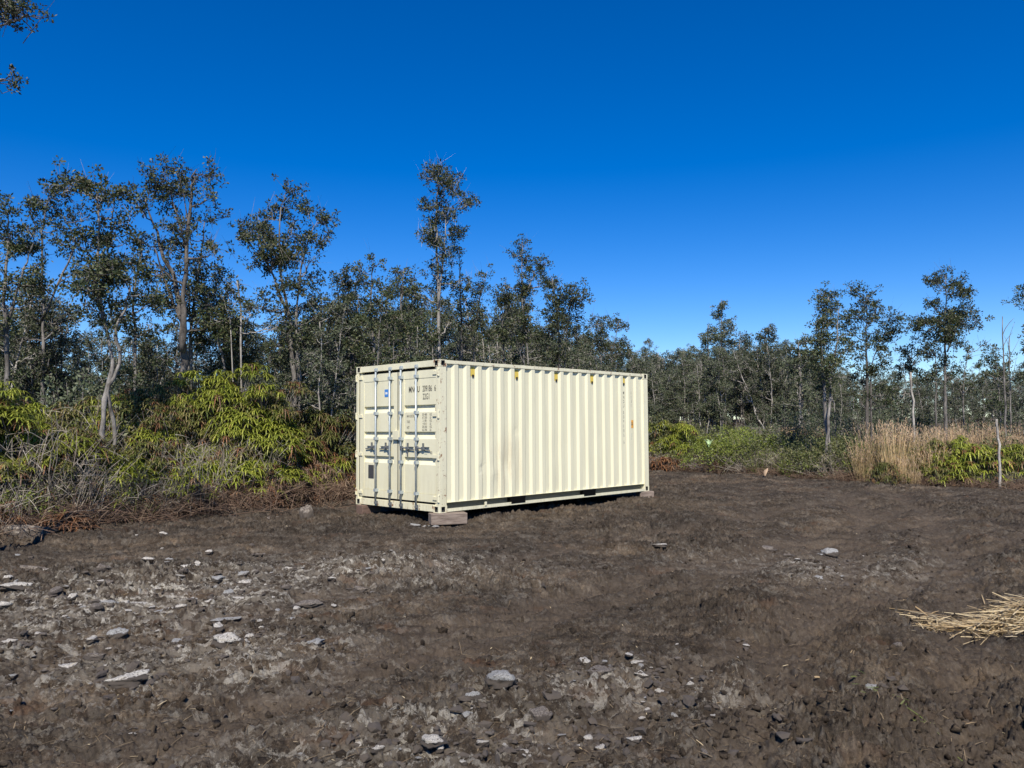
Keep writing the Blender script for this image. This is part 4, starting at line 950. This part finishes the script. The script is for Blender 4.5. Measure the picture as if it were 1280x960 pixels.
# left thicket ---------------------------------------------------
FG = 'ferns of the left thicket'
def scat(pool, idx, n, pa, pb, da, db, s0, s1, label, cat, group, szr=(1, 1), avoid=None):
    for k in range(n):
        px = pa + (pb - pa) * (k + rr.random()) / n; x, y = vpos(px, rr.uniform(da, db)); s = rr.uniform(s0, s1)
        # keep clear of the container
        l = cR.T @ (np.array([x, y]) - CO[:2])
        if -.7 < l[0] < CL + .5 and -.7 < l[1] < CW + .9: continue
        pool.put(rr.choice(idx), x, y, s, rr.uniform(0, 6.28), label, cat, group, s * rr.uniform(*szr))
def at_depth(pool, i, px, py_top, d, hsrc, label, cat, group, ws=1.0):
    p = D(px, py_top, d); x = p[0]; H = p[2] - hz(x, d); s = H / hsrc
    return pool.put(i, x, d, s * ws, rr.uniform(0, 6.28), label, cat, group, s)
def put_fern(i, px, py, d, ws, lb, grp):
    d += .9 if px < 60 else 2.0 if px < 460 else .5
    H = D(px, py, d)[2] - hz(D(px, py, d)[0], d); base = 3 if i in (3, 4) else 0
    q = base + min(range(3), key=lambda t_: abs(math.log(FB[t_][0] / H)))
    return at_depth(ferns, q, px, py, d, FERN_H[q], lb, 'fern', grp, ws)
# the lime mound left of the container
for (px, py, d, i, ws, lb) in [(292, 452, 15.8, 0, 1.0, 'lime fern forming the crest of the tallest mound left of the container'), (262, 462, 15.9, 1, 1.0, 'lime fern on the left shoulder of the tallest mound'), (322, 478, 15.4, 0, 1.0, 'lime fern on the right shoulder of the tallest mound'),
                               (318, 505, 14.9, 2, 1.0, 'big lime fern in the middle of the mound beside the container'), (345, 520, 15.3, 0, 1.0, 'lime fern at the right flank of the mound'), (300, 535, 14.5, 2, .95, 'lime fern low at the front of the mound'), (352, 545, 14.8, 1, 1.1, 'lime fern lowest on the right of the mound'),
                               (275, 500, 15.0, 3, 1.0, 'olive fern filling the left of the mound'), (240, 500, 14.9, 4, .7, 'yellow green fern between the mound and the grey brush'), (205, 470, 15.2, 3, .8, 'olive fern climbing below the thick dark trunk'),
                               (222, 490, 15.0, 0, .8, 'lime fern below the thick dark trunk'), (180, 488, 14.4, 4, .7, 'fern with yellow tips left of the thick dark trunk'), (130, 490, 14.2, 0, .8, 'yellow green fern behind the paired pale stems'), (108, 498, 14.0, 3, .9, 'fern left of the paired pale stems'),
                               (158, 505, 14.0, 4, .7, 'broad fern right of the paired pale stems'), (8, 474, 12.9, 0, .9, 'bright fern highest at the left edge'), (22, 500, 12.7, 1, 1.1, 'bright fern hanging at the left edge'), (-25, 480, 12.8, 2, .9, 'bright fern mostly outside the left edge'), (8, 530, 12.5, 2, 1.0, 'bright fern low at the left edge'),
                               (200, 590, 14.1, 1, 1.4, 'small lime fern low in front of the thicket'), (188, 600, 13.9, 1, 1.4, 'small yellow fern right at the foot of the thicket'), (235, 575, 14.3, 3, 1.2, 'small olive fern low before the grey brush'), (258, 600, 14.4, 1, 1.3, 'tiny pale green fern at the foot of the lime mound'),
                               (405, 515, 16.6, 3, 1.0, 'dark green fern closest to the left container corner'), (425, 520, 17.6, 4, 1.0, 'dark olive fern half hidden by the container edge'), (385, 530, 16.4, 4, 1.0, 'dark olive fern right of the lime mound'), (430, 548, 16.9, 3, 1.0, 'low fern against the container door side')]:
    put_fern(i, px, py, d, ws, lb, FG)
scat(shrubs, [0, 1, 2, 5], 26, -200, 440, 1.6, 5.0, 1.0, 1.7, 'grey green leafy shrub deep in the left thicket', 'shrub', 'shrubs of the left thicket', (.9, 1.3))
scat(ferns, [3, 4, 1], 16, -160, 430, 1.2, 4.0, .75, 1.0, 'olive fern tangled deep in the left thicket', 'fern', 'olive ferns in the left thicket', (.9, 1.2))
scat(brush, [0, 1, 2], 30, -160, 440, .3, 1.2, .5, 1.05, 'grey leafless tangle of dead twigs at the front of the left thicket', 'dead shrub', 'grey dead brush of the left verge')
scat(brush, [2, 0], 9, 40, 140, 1.6, 5.0, 1.1, 1.6, 'tall grey leafless brush between the left trunks', 'dead shrub', 'tall grey brush between left trunks')
scat(brush, [3, 4], 46, -160, 470, -.1, 1.2, .8, 1.2, 'brown matted twigs lying along the left edge of the cleared soil', 'dead shrub', 'brown matted twigs of the left verge')
scat(dead_ferns, [0, 1], 34, -120, 440, .2, 1.5, .7, 1.1, 'curled rust brown dead fern on the left verge', 'dead fern', 'rust brown dead ferns of the left verge')
scat(shrubs, [1, 0, 2, 4], 34, -80, 310, .6, 1.9, .55, 1.05, 'low dark leafy shrub inside the front of the left thicket', 'shrub', 'low dark shrubs of the left verge')
scat(tuss, [0, 1], 22, -60, 430, .1, 1.2, 1.0, 1.6, 'small grass tuft at the foot of the left thicket', 'grass tuft', 'small grass tufts of the left verge')
for px, py, lb in ((78, 655, 'bright orange brown dead fern lying at the soil edge far left'), (395, 600, 'reddish dead fern beside the container door corner'), (20, 652, 'orange brown dead fern in the left corner of the verge')):
    if py > 550: p = G(px, py, .15); dead_ferns.put(0, p[0], p[1], .9, rr.uniform(0, 6), lb, 'dead fern', 'singled dead ferns')
    else:
        p = D(px, py, 15.3); o = dead_ferns.put(0, p[0], 15.3, .9, 1.0, lb, 'dead fern', 'singled dead ferns'); o.location.z = hz(p[0], 15.3) - .04; o.scale = (1, 1, (p[2] - hz(p[0], 15.3)) / .42)
scat(ferns, [2], 26, 90, 440, .7, 1.7, .7, 1.15, 'small lime fern growing through the brush along the left verge', 'fern', 'small ferns of the left verge')
scat(ferns, [5, 2], 16, -120, 300, 1.0, 2.2, .8, 1.3, 'small yellowing fern between grey brush in the left thicket', 'fern', 'small yellowing ferns of the left thicket')
scat(ferns, [4, 1], 12, 60, 300, 1.6, 2.8, .75, 1.05, 'knee high fern filling the middle of the left thicket', 'fern', 'middle ferns of the left thicket')
def tall_dead(n, pa, pb, da, db, lo, hi, label, grp):
    for k in range(n):
        px = pa + (pb - pa) * (k + rr.random()) / n; x, y = vpos(px, rr.uniform(da, db)); l = cR.T @ (np.array([x, y]) - CO[:2])
        if -.7 < l[0] < CL + .5 and -.7 < l[1] < CW + .7: continue
        dead_ferns.put(rr.randrange(2), x, y, rr.uniform(.8, 1.1), rr.uniform(0, 6.28), label, 'dead fern', grp, rr.uniform(lo, hi))
scat(ferns, [1, 4, 2], 14, -60, 260, .8, 1.7, .6, .9, 'green fern pushing through the grey brush at left', 'fern', 'green ferns in the grey brush')
scat(shrubs, [3, 4], 8, 60, 330, .9, 2.0, .6, 1.0, 'small yellow green shrub in the left thicket', 'shrub', 'yellow green shrubs of the left thicket')
tall_dead(16, 330, 445, .3, 1.3, 1.4, 2.3, 'knee high rust brown dead fern heaped by the container doors', 'heaped dead ferns by the doors')
tall_dead(12, -60, 330, .5, 1.4, 1.2, 2.2, 'knee high brown dead fern heaped along the left verge', 'heaped dead ferns of the left verge')
scat(tuss, [1], 9, 205, 275, .3, .9, 1.2, 1.7, 'pale dry grass tuft in front of the small lime ferns', 'grass tuft', 'pale dry tufts of the left verge')
scat(brush, [2, 1], 9, -40, 250, .9, 1.8, .9, 1.25, 'waist high grey twiggy bush in front of the left ferns', 'dead shrub', 'waist high grey bushes on the left')
# behind the container and the right side ---------------------------
scat(shrubs, [0, 1, 2, 5], 30, 440, 830, 1.5, 9, 1.1, 1.8, 'leafy shrub in the strip behind the container', 'shrub', 'shrubs behind the container')
scat(shrubs, [0, 2, 5], 44, 800, 1420, 2.5, 14, 1.0, 1.6, 'grey green shrub under the far right trees', 'shrub', 'shrubs under the far right trees')
scat(shrubs, [3, 4], 32, 815, 1040, .6, 5.0, 1.15, 1.8, 'yellow green low shrub on the sunny bank right of the container', 'shrub', 'yellow green shrubs of the right bank')
scat(shrubs, [0, 1], 12, 860, 1050, .8, 4.0, 1.0, 1.5, 'dark green shrub between the yellow green ones right of the container', 'shrub', 'dark shrubs of the right bank')
scat(tuss, [2, 0], 16, 860, 1180, .8, 3.5, 1.4, 2.2, 'loose green grass clump among the right bank shrubs', 'grass tuft', 'green grass clumps of the right bank')
scat(ferns, [1, 4, 2], 9, 812, 860, .8, 3.6, .8, 1.1, 'fern at the right end of the container', 'fern', 'ferns by the far container end')
scat(brush, [0, 1], 22, 810, 1060, .3, 1.6, .6, 1.0, 'grey dead twig tangle along the bank right of the container', 'dead shrub', 'grey dead brush of the right bank')
scat(brush, [2, 0], 5, 935, 975, 5.0, 7.5, 1.2, 1.7, 'tall grey leafless bush standing before the far stand', 'dead shrub', 'tall grey bushes before the far stand')
scat(brush, [3, 4], 26, 805, 1420, -.2, .6, .6, .9, 'brown matted twigs lying along the right edge of the cleared soil', 'dead shrub', 'brown matted twigs of the right verge')
scat(dead_ferns, [0], 8, 812, 900, .2, 1.4, .9, 1.2, 'rust brown dead fern by the far end of the container', 'dead fern', 'dead ferns of the right bank')
scat(shrubs, [1, 0, 4], 26, 985, 1180, .9, 3.0, .8, 1.2, 'dark green shrub mixed into the edge of the tan grass', 'shrub', 'dark shrubs at the edge of the tan grass')
TG = 'clumps of tall tan grass'
for px, py, d, i, lb in ((1072, 522, 22.2, 1, None), (1085, 530, 22.0, 2, None), (1098, 513, 22.3, 0, None), (1108, 515, 21.6, 3, None), (1120, 512, 21.8, 0, None), (1130, 520, 22.5, 3, None), (1142, 515, 21.6, 1, None), (1150, 518, 22.0, 0, None), (1160, 535, 21.2, 2, None), (1100, 560, 21.2, 2, None), (1125, 560, 20.9, 2, None), (1140, 570, 20.7, 2, None), (1110, 575, 20.8, 1, None)):
    hs_ = (1.75, 1.5, 1.3, 1.9)[i]; at_depth(tall, i, px + rr.uniform(-7, 7), py + rr.uniform(-6, 10) + .45 * abs(px - 1122), d, hs_, 'tall tan grass clump with fluffy plumes in the dense patch between the right trees', 'grass clump', TG)
for k in range(26):
    px = 1168 + 150 * (k + rr.random()) / 26; d = rr.uniform(22.6, 25.5); i = rr.randrange(4); hs_ = (1.75, 1.5, 1.3, 1.9)[i]
    at_depth(tall, i, px, rr.uniform(518, 545), d, hs_, 'tan grass clump in the long row behind the ferns at right', 'grass clump', 'tan grass row at the right')
for k in range(7):
    at_depth(tall, 1 + k % 2, 985 + k * 6 + rr.uniform(-2, 2), 530, 32, (1.5, 1.3)[k % 2], 'small tan grass clump far off, left of the multi stemmed tree', 'grass clump', 'far tan grass clumps')
for (px, py, d, i, ws, lb) in [(1105, 575, 20.5, 3, .8, 'dark fern at the right foot of the dense tan grass'), (1170, 548, 21.0, 4, .9, 'olive fern left of the bright ferns at right'), (1195, 545, 20.6, 0, .8, 'bright fern under the airy crowned tree'), (1215, 552, 20.6, 1, 1.0, 'bright fern right of the airy crowned tree'),
                               (1200, 572, 20.2, 1, 1.1, 'bright fern lowest near the verge at right'), (1232, 560, 20.5, 3, .9, 'dark fern left of the short white trunk'), (1265, 552, 20.6, 0, .8, 'bright fern right of the short white trunk'), (1285, 560, 20.2, 3, .9, 'fern cut by the right edge'), (1310, 556, 20.4, 2, .9, 'fern beyond the right edge'), (1180, 580, 20.2, 3, .9, 'small olive fern at the verge under the airy crowned tree')]:
    put_fern(i, px, py, d, ws, lb, 'ferns of the right verge')
scat(shrubs, [0, 1], 14, 1160, 1420, 1.4, 3.0, .7, 1.1, 'dark shrub among the ferns at right', 'shrub', 'dark shrubs among the right ferns')
scat(brush, [0, 1], 14, 1160, 1420, .3, 1.2, .5, .8, 'grey dead brush at the foot of the ferns at right', 'dead shrub', 'grey dead brush of the right verge')
scat(tuss, [0, 1, 2], 34, 860, 1400, .1, 1.3, .9, 1.5, 'grass tuft leaning over the right verge', 'grass tuft', 'grass tufts of the right verge')
# broad pale leaf and a curled dry leaf
def leafblade(name, x, y, z, L, Wd, col, label, tilt, rz):
    m = flat(name + '_surface', col, .6); n = 9; t = np.linspace(0, 1, n); w = Wd * np.sin(np.pi * np.clip(t * .92 + .05, 0, 1)) * .5
    V = []
    for k in range(n): V += [[L * t[k], -w[k], .12 * L * math.sin(3 * t[k]) + .25 * w[k]], [L * t[k], 0, .12 * L * math.sin(3 * t[k])], [L * t[k], w[k], .12 * L * math.sin(3 * t[k]) + .25 * w[k]]]
    F = [[3 * k + j, 3 * k + 3 + j, 3 * k + 4 + j, 3 * k + 1 + j] for k in range(n - 1) for j in (0, 1)]
    mb = MB(); mb.add(V, F); o = mb.build(name, m, None, True); so = o.modifiers.new('thick', 'SOLIDIFY'); so.thickness = .004
    o.location = (x, y, z); o.rotation_euler = (0, tilt, rz); tag(o, label, 'leaf'); return o
p = D(886, 556, 28.0); 
for a in (0.3, 1.5, 2.6): leafblade('broad_leaf', p[0], 28.0, p[2] - .1, .34, .16, (.34, .46, .24), {0.3: 'broad pale green leaf in the lime shrubs, right one of three', 1.5: 'broad pale green leaf in the lime shrubs, upright middle one', 2.6: 'broad pale green leaf in the lime shrubs, left one of three'}[a], -1.0, a)
p = G(956, 598); leafblade('dry_leaf', p[0], p[1], p[2] + .05, .30, .14, (.48, .34, .22), 'curled tan dry leaf on the soil edge right of the container', -1.0, .6)

# ------------------------------------------------------------------ rocks
def rock_mesh(seed, mat, flatn=.45):
    r = np.random.default_rng(seed); bm = bmesh.new(); bmesh.ops.create_icosphere(bm, subdivisions=4, radius=1)
    ns = r.uniform(0, 50, 6); sc = r.uniform(.65, 1.3, 2)
    pl = unit(r.normal(size=(15, 3)) * [1, 1, .7]); pd = r.uniform(.50, .86, 15)
    for v in bm.verts:
        p = np.array(v.co); q = p.copy()
        for n_, d_ in zip(pl, pd):
            e = q @ n_ - d_
            if e > 0: q = q - n_ * e * .8
        k = 1 + .34 * float(fbm(np.array(q[0] * 1.7 + q[2] * 1.1 + ns[0]), np.array(q[1] * 1.7 + ns[1] + q[2] * 1.9), 3)) + .20 * float(fbm(np.array(q[0] * 5 + q[2] * 3.7 + ns[2]), np.array(q[1] * 5 + q[2] * 4.1), 4))
        q = q * k * [sc[0], sc[1], flatn]; v.co = Vector(q)
    me = bpy.data.meshes.new('rock'); bm.to_mesh(me); bm.free(); me.materials.append(mat); me.polygons.foreach_set('use_smooth', np.ones(len(me.polygons), bool)); return me
RK = {k: [rock_mesh(300 + 10 * j + i, M[m_], f_) for i in range(5)] for j, (k, m_, f_) in enumerate((('pale', 'rock', .58), ('grey', 'rock_grey', .55), ('dirty', 'rock_dirty', .6)))}
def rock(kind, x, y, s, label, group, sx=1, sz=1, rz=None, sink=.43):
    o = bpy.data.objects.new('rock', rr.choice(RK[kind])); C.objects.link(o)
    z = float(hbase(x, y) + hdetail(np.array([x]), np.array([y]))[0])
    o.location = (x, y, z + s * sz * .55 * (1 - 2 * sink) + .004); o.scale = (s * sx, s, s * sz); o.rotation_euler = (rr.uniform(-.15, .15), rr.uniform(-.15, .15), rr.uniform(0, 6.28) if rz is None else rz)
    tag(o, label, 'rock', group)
PROM = []
NR_ = 'prominent rocks in the cleared soil'
for px, py, w, kind, lb, sx, sz in [(621, 868, 52, 'grey', 'large flat blue grey rock, biggest in the foreground', .9, .9), (590, 880, 26, 'grey', 'broken grey rock touching the left of the biggest foreground rock', .8, 1), (583, 893, 20, 'grey', 'small grey rock below the broken one', 1, 1), (676, 892, 28, 'dirty', 'rounded brownish rock right of the biggest foreground rock', 1, 1),
    (155, 853, 52, 'pale', 'whitish jagged rock in the left foreground', 1.2, .7), (88, 831, 34, 'pale', 'low pale rock left of the whitish jagged one', 1.3, .6), (283, 809, 46, 'pale', 'whitish split rock in the left middle ground', 1.2, .8), (310, 800, 20, 'pale', 'small pale rock right of the split rock', 1, .8), (220, 801, 30, 'grey', 'grey crumbled rock left of the split rock', 1.3, .7), (395, 808, 34, 'grey', 'faint grey rock between split rock and tracks', 1.2, .6),
    (20, 738, 40, 'pale', 'long pale rock at the left edge', 1.4, .6), (10, 805, 26, 'pale', 'pale rock low at the left edge', 1.3, .6), (230, 750, 28, 'pale', 'pale rock in the middle of the rock scatter', 1.1, .8), (225, 765, 22, 'pale', 'pale rock just below the middle of the scatter', 1.1, .7), (248, 700, 20, 'pale', 'bright rounded rock at the top of the scatter', 1, .9), (236, 712, 22, 'pale', 'pale knobbly rock in the upper scatter', 1, .9), (285, 743, 26, 'grey', 'bluish grey rock right in the scatter', 1.2, .8), (300, 720, 20, 'grey', 'grey streaked rock in the right scatter', 1, .7), (127, 750, 28, 'pale', 'pale cracked rock in the left scatter', 1.3, .7), (45, 710, 40, 'dirty', 'broad soiled rock in the upper left scatter', 1.2, .6), (85, 715, 34, 'dirty', 'soiled rock right of the broad one', 1.2, .6), (130, 718, 30, 'dirty', 'rounded soiled rock below the left verge', 1, .7),
    (358, 711, 26, 'pale', 'row of pale chips, biggest chip', 1.3, .5), (1037, 690, 26, 'grey', 'smooth pale grey rock on the right middle ground', 1, .8), (1022, 721, 26, 'grey', 'speckled grey rock below the smooth pale one', 1.2, .6), (985, 690, 22, 'dirty', 'soiled rock left of the smooth pale one', 1.2, .5), (823, 686, 24, 'pale', 'pale crumbled stone on the track right of the container', 1.3, .5),
    (792, 827, 20, 'pale', 'whitish rock top right of a buried slab', 1, .7), (765, 840, 28, 'grey', 'grey buried slab in the right foreground', 1, .5), (802, 847, 15, 'pale', 'small white rock at the right of the buried slab', 1, .9), (732, 832, 18, 'pale', 'little pale rock left of the buried slab', 1, .7), (748, 848, 34, 'dirty', 'soiled slab left of the grey buried one', 1.1, .5), (840, 884, 30, 'grey', 'cracked grey rock right of centre foreground', 1.1, .6), (825, 855, 14, 'pale', 'tiny pale rock above the cracked grey one', 1, .7),
    (1100, 854, 34, 'grey', 'smooth grey rock beside the green twigs', 1.2, .6), (1068, 852, 16, 'dirty', 'small soiled rock left of the smooth grey one', 1, .9), (1122, 808, 18, 'dirty', 'round brown rock below the straw', 1, .9), (932, 800, 14, 'pale', 'small white stone alone in the right middle', 1, .8), (862, 851, 14, 'pale', 'small pale rock at the end of a rut', 1, .9),
    (540, 930, 40, 'pale', 'pale rock pair near the bottom edge, left member', 1.2, .7), (551, 931, 20, 'pale', 'bright rounded rock of the bottom edge pair', 1, .9), (472, 938, 26, 'pale', 'white pointed rock at the bottom edge', 1.1, .8), (448, 920, 26, 'pale', 'tilted rock with dark hollow near the bottom edge', .9, .9), (655, 926, 28, 'pale', 'flat white rock right of centre at the bottom', 1.4, .5), (602, 919, 16, 'pale', 'small rock between the bottom pairs', 1, .8), (500, 945, 26, 'dirty', 'soiled rock at the very bottom', 1.3, .6),
    (735, 903, 18, 'pale', 'small pale rock below the soiled slab', 1, .7), (750, 916, 20, 'pale', 'pale rock low in the right foreground', 1.1, .7), (792, 930, 22, 'pale', 'pointed pale rock near the bottom right', .9, .8), (530, 656, 26, 'grey', 'crushed grey stone lying before the timber block', 1.4, .6), (518, 658, 14, 'grey', 'small grey stone left of the crushed one by the block', 1.2, .7), (545, 658, 13, 'grey', 'small grey stone right of the crushed one by the block', 1.2, .7),
    (345, 634, 40, 'dirty', 'flat brown stone on the left verge near the ferns', 1.2, .6), (382, 628, 30, 'dirty', 'brown boulder on the verge left of the container', .9, 1.6), (25, 668, 60, 'dirty', 'dark brown boulder of earth and rock at the left edge verge', 1, .9), (165, 917, 16, 'pale', 'small flat stone low in the left foreground', 1.2, .5), (960, 682, 24, 'dirty', 'flat dull stone left of the soiled right rock', 1.4, .4)]:
    PROM.append((px, py, w)) if kind != 'dirty' else None
    p = G(px, py, hz(*G(px, py)[:2])); dist = math.hypot(p[0], p[1]); s = w / FPX * dist / 2
    rock(kind, p[0], p[1], s / max(1, sx) * 1.05, lb, NR_, sx, sz, rr.uniform(-.5, .5) if sx > 1 else None)
def rocks_in(n, cx, cy, sx, sy, a, b_, label, group, kinds=('pale', 'pale', 'dirty', 'grey')):
    for k in range(n):
        px = rr.gauss(cx, sx); py = rr.gauss(cy, sy)
        if py < 655 or py > 1100: continue
        p = G(px, py); dist = math.hypot(p[0], p[1]); s = (a + (b_ - a) * rr.random() ** 2.5)
        rock(rr.choice(kinds), p[0], p[1], s, label, group, rr.uniform(.9, 1.5), rr.uniform(.5, .9))
rocks_in(110, 190, 738, 125, 34, .03, .12, 'small pale lava stone in the rock scatter left of centre', 'small stones of the left scatter')
rocks_in(32, 60, 820, 60, 50, .018, .055, 'small pale stone in the lower left soil', 'small stones of the lower left')
rocks_in(30, 620, 920, 130, 22, .010, .035, 'small pale stone along the bottom edge', 'small stones of the bottom edge')
rocks_in(30, 820, 850, 80, 30, .010, .035, 'small pale stone in the right foreground', 'small stones of the right foreground')
rocks_in(24, 1020, 700, 60, 18, .015, .05, 'small pale stone on the right middle ground', 'small stones of the right middle ground')
rocks_in(26, 400, 712, 60, 14, .02, .06, 'small pale stone in the row toward the container', 'small stones toward the container')

# ------------------------------------------------------------------ loose stuff on the soil
def gz_all(x, y): return hbase(x, y) + hdetail(x, y)
def fibres(name, n, mat, rmin, rmax, L, Wd, label, seed):
    r = np.random.default_rng(seed); th = r.uniform(-.75, .75, n); R = np.exp(r.uniform(math.log(rmin), math.log(rmax), n))
    R = np.minimum(R, rverge(th) - .1); x = R * np.sin(th); y = R * np.cos(th); z = gz_all(x, y) + .006
    d = np.stack([r.normal(size=n), r.normal(size=n), .12 * r.normal(size=n)], -1); mb = MB()
    strips(mb, np.stack([x, y, z], -1), d, L * r.uniform(.4, 1.8, n) ** 1.5, Wd * r.uniform(.6, 1.5, n), 0.1, 2, [.8, 1, .4], 0)
    tag(mb.build(name, mat), label, 'plant debris', None, 'stuff')
fibres('root_debris', 14000, M['fibre'], 3.2, 20, .05, .004, 'brown root fibres and twig bits strewn over the tilled soil', 401)
fibres('straw_debris', 420, M['hay'], 3.2, 16, .045, .005, 'pale straw scraps strewn over the tilled soil', 402)
def clods(seed):
    r = np.random.default_rng(seed); mb = MB(); n = 5200
    th = r.uniform(-.72, .72, n); R = np.exp(r.uniform(math.log(3.2), math.log(14), n)); x = R * np.sin(th); y = R * np.cos(th)
    extra = r.normal(size=(900, 2)) * [.75, .45] + [2.15, 4.35]; ex2 = r.normal(size=(300, 2)) * [.8, .4] + [-2.2, 6.1]
    x = np.concatenate([x, extra[:, 0], ex2[:, 0]]); y = np.concatenate([y, extra[:, 1], ex2[:, 1]]); n = len(x)
    z = gz_all(x, y); s = .005 + .024 * r.random(n) ** 3.5
    bm = bmesh.new(); bmesh.ops.create_icosphere(bm, subdivisions=1, radius=1); V0 = np.array([v.co[:] for v in bm.verts]); F0 = np.array([[v.index for v in f.verts] for f in bm.faces]); bm.free()
    V = V0[None] * (1 + .36 * r.normal(size=(n, len(V0), 1))) * s[:, None, None] * r.uniform(.6, 1.3, (n, 1, 3)) + np.stack([x, y, z + s * .1], -1)[:, None]
    F = F0[None] + (np.arange(n) * len(V0))[:, None, None]; mb.add(V, F.reshape(-1, 3))
    tag(mb.build('soil_clods', M['soil'], None, True), 'loose crumbly clods of dark soil scattered over the ground', 'soil clods', None, 'stuff')
clods(403)
def pebbles(seed):
    r = np.random.default_rng(seed); mb = MB(); X = []; Y = []
    for cx, cy, sx, sy, n in ((-3.8, 8.4, 1.4, 1.2, 620), (-1.9, 9.6, 1.3, .7, 260), (-2.6, 5.7, .9, .5, 90), (-.2, 4.1, .7, .3, 110), (.8, 4.9, .5, .4, 110), (3.6, 9.5, 1.2, .8, 60), (0, 8, 4, 3, 150)):
        X.append(cx + r.normal(size=n) * sx); Y.append(cy + r.normal(size=n) * sy)
    for px, py, w in PROM:
        if py < 670: continue
        p = G(px, py); q = w / FPX * p[1]; n_ = int(10 + w * .9); X.append(p[0] + r.normal(size=n_) * q * .75); Y.append(p[1] + r.normal(size=n_) * q * .8)
    x = np.concatenate(X); y = np.concatenate(Y); k = (np.hypot(x, y) < rverge(np.arctan2(x, y)) - .3) & (y > 2.5); x, y = x[k], y[k]; n = len(x)
    z = gz_all(x, y); s = .007 + .030 * r.random(n) ** 3.5
    bm = bmesh.new(); bmesh.ops.create_icosphere(bm, subdivisions=1, radius=1); V0 = np.array([v.co[:] for v in bm.verts]); F0 = np.array([[v.index for v in f.verts] for f in bm.faces]); bm.free()
    V = V0[None] * (1 + .3 * r.normal(size=(n, len(V0), 1))) * s[:, None, None] * r.uniform(.5, 1.5, (n, 1, 3)) * [1, 1, .6] + np.stack([x, y, z + s * .15], -1)[:, None]
    F = F0[None] + (np.arange(n) * len(V0))[:, None, None]; mb.add(V, F.reshape(-1, 3))
    tag(mb.build('gravel', M['rock']), 'tiny pale lava chips strewn over the stony patches of soil', 'gravel', None, 'stuff')
pebbles(404)
# straw heap at right
def heap(px0, px1, py, n, label, seed, mat, L=.36, hgt=.032):
    r = np.random.default_rng(seed); a = G(px0, py); b_ = G(px1, py + 12); mb = MB()
    t = r.uniform(0, 1, n) ** .8; c = a[None] + (b_ - a)[None] * t[:, None]; c[:, 1] += r.normal(size=n) * .24 * (.35 + t); c[:, 0] += r.normal(size=n) * .05
    ang = r.normal(size=n) * .85 + r.choice([0.1, -.35, .5], n); d = np.stack([np.cos(ang), np.sin(ang), .10 * r.normal(size=n)], -1)
    LL = L * r.uniform(.35, 1.4, n); c[:, 2] = gz_all(c[:, 0], c[:, 1]) + .012 + r.random(n) * hgt * (.3 + t); c -= d * (LL / 2)[:, None]
    strips(mb, c, d, LL, .0055 * r.uniform(.6, 2.6, n), .12 * r.random(n), 3, [.8, 1, 1, .4], 0, unit(np.stack([-d[:, 1], d[:, 0], .4 * r.normal(size=n)], -1)))
    return tag(mb.build('straw_heap', mat), label, 'straw heap', None, 'stuff')
heap(1146, 1350, 768, 1100, 'pale yellow straw heap on the dark soil at the right edge', 410, M['hay'])
heap(1085, 1112, 866, 45, 'few yellow green stalks lying in front of a grey rock at right', 411, M['grass_green'], .12, .02)
heap(1042, 1062, 858, 10, 'few pale stalks lying by a small brown rock at right', 412, M['hay'], .10, .01)
# litter and low weeds beyond the verge
def litter(seed):
    r = np.random.default_rng(seed); n = 26000; th = r.uniform(-.9, .9, n); R = rverge(th) + r.normal(size=n) * .35 + r.random(n) * 3.0 - .1
    x = R * np.sin(th); y = R * np.cos(th); l = (np.stack([x, y], -1) - CO[:2]) @ cR; ok = ~((l[:, 0] > -.4) & (l[:, 0] < CL + .3) & (l[:, 1] > -.4) & (l[:, 1] < CW + .3)); x, y = x[ok], y[ok]; n = len(x)
    z = gz_all(x, y) + r.random(n) * .12; d = np.stack([r.normal(size=n), r.normal(size=n), .4 * r.normal(size=n)], -1); mb = MB()
    strips(mb, np.stack([x, y, z], -1), d, r.uniform(.08, .34, n), .008 * r.uniform(.6, 1.8, n), .2, 2, [1, 1, .4], 0)
    tag(mb.build('twig_litter', M['litter']), 'brown twig and leaf litter along the edge of the clearing', 'plant litter', None, 'stuff')
litter(420)
def groundcover(seed):
    r = np.random.default_rng(seed); n = 60000; th = r.uniform(-1.0, 1.0, n); R = rverge(th) + 1.5 + r.random(n) ** 1.3 * 40
    x = R * np.sin(th); y = R * np.cos(th); l = (np.stack([x, y], -1) - CO[:2]) @ cR; ok = ~((l[:, 0] > -.6) & (l[:, 0] < CL + .5) & (l[:, 1] > -.6) & (l[:, 1] < CW + .5)); x, y, R = x[ok], y[ok], R[ok]; n = len(x)
    z = hbase(x, y); yw = r.uniform(0, 6.28, n); w = np.stack([np.cos(yw), np.sin(yw), 0 * yw], -1); mb = MB()
    strips(mb, np.stack([x, y, z], -1), np.stack([r.normal(size=n) * .5, r.normal(size=n) * .5, np.ones(n)], -1), r.uniform(.15, .55, n) * (1 + R / 60), .02 * (1 + R / 40), .4, 2, [1, 1, .2], 0, w)
    tag(mb.build('undergrowth', M['fern_mid']), 'low olive weeds covering the ground beneath the trees', 'undergrowth', None, 'stuff')
groundcover(421)
print('objects', len(bpy.data.objects))
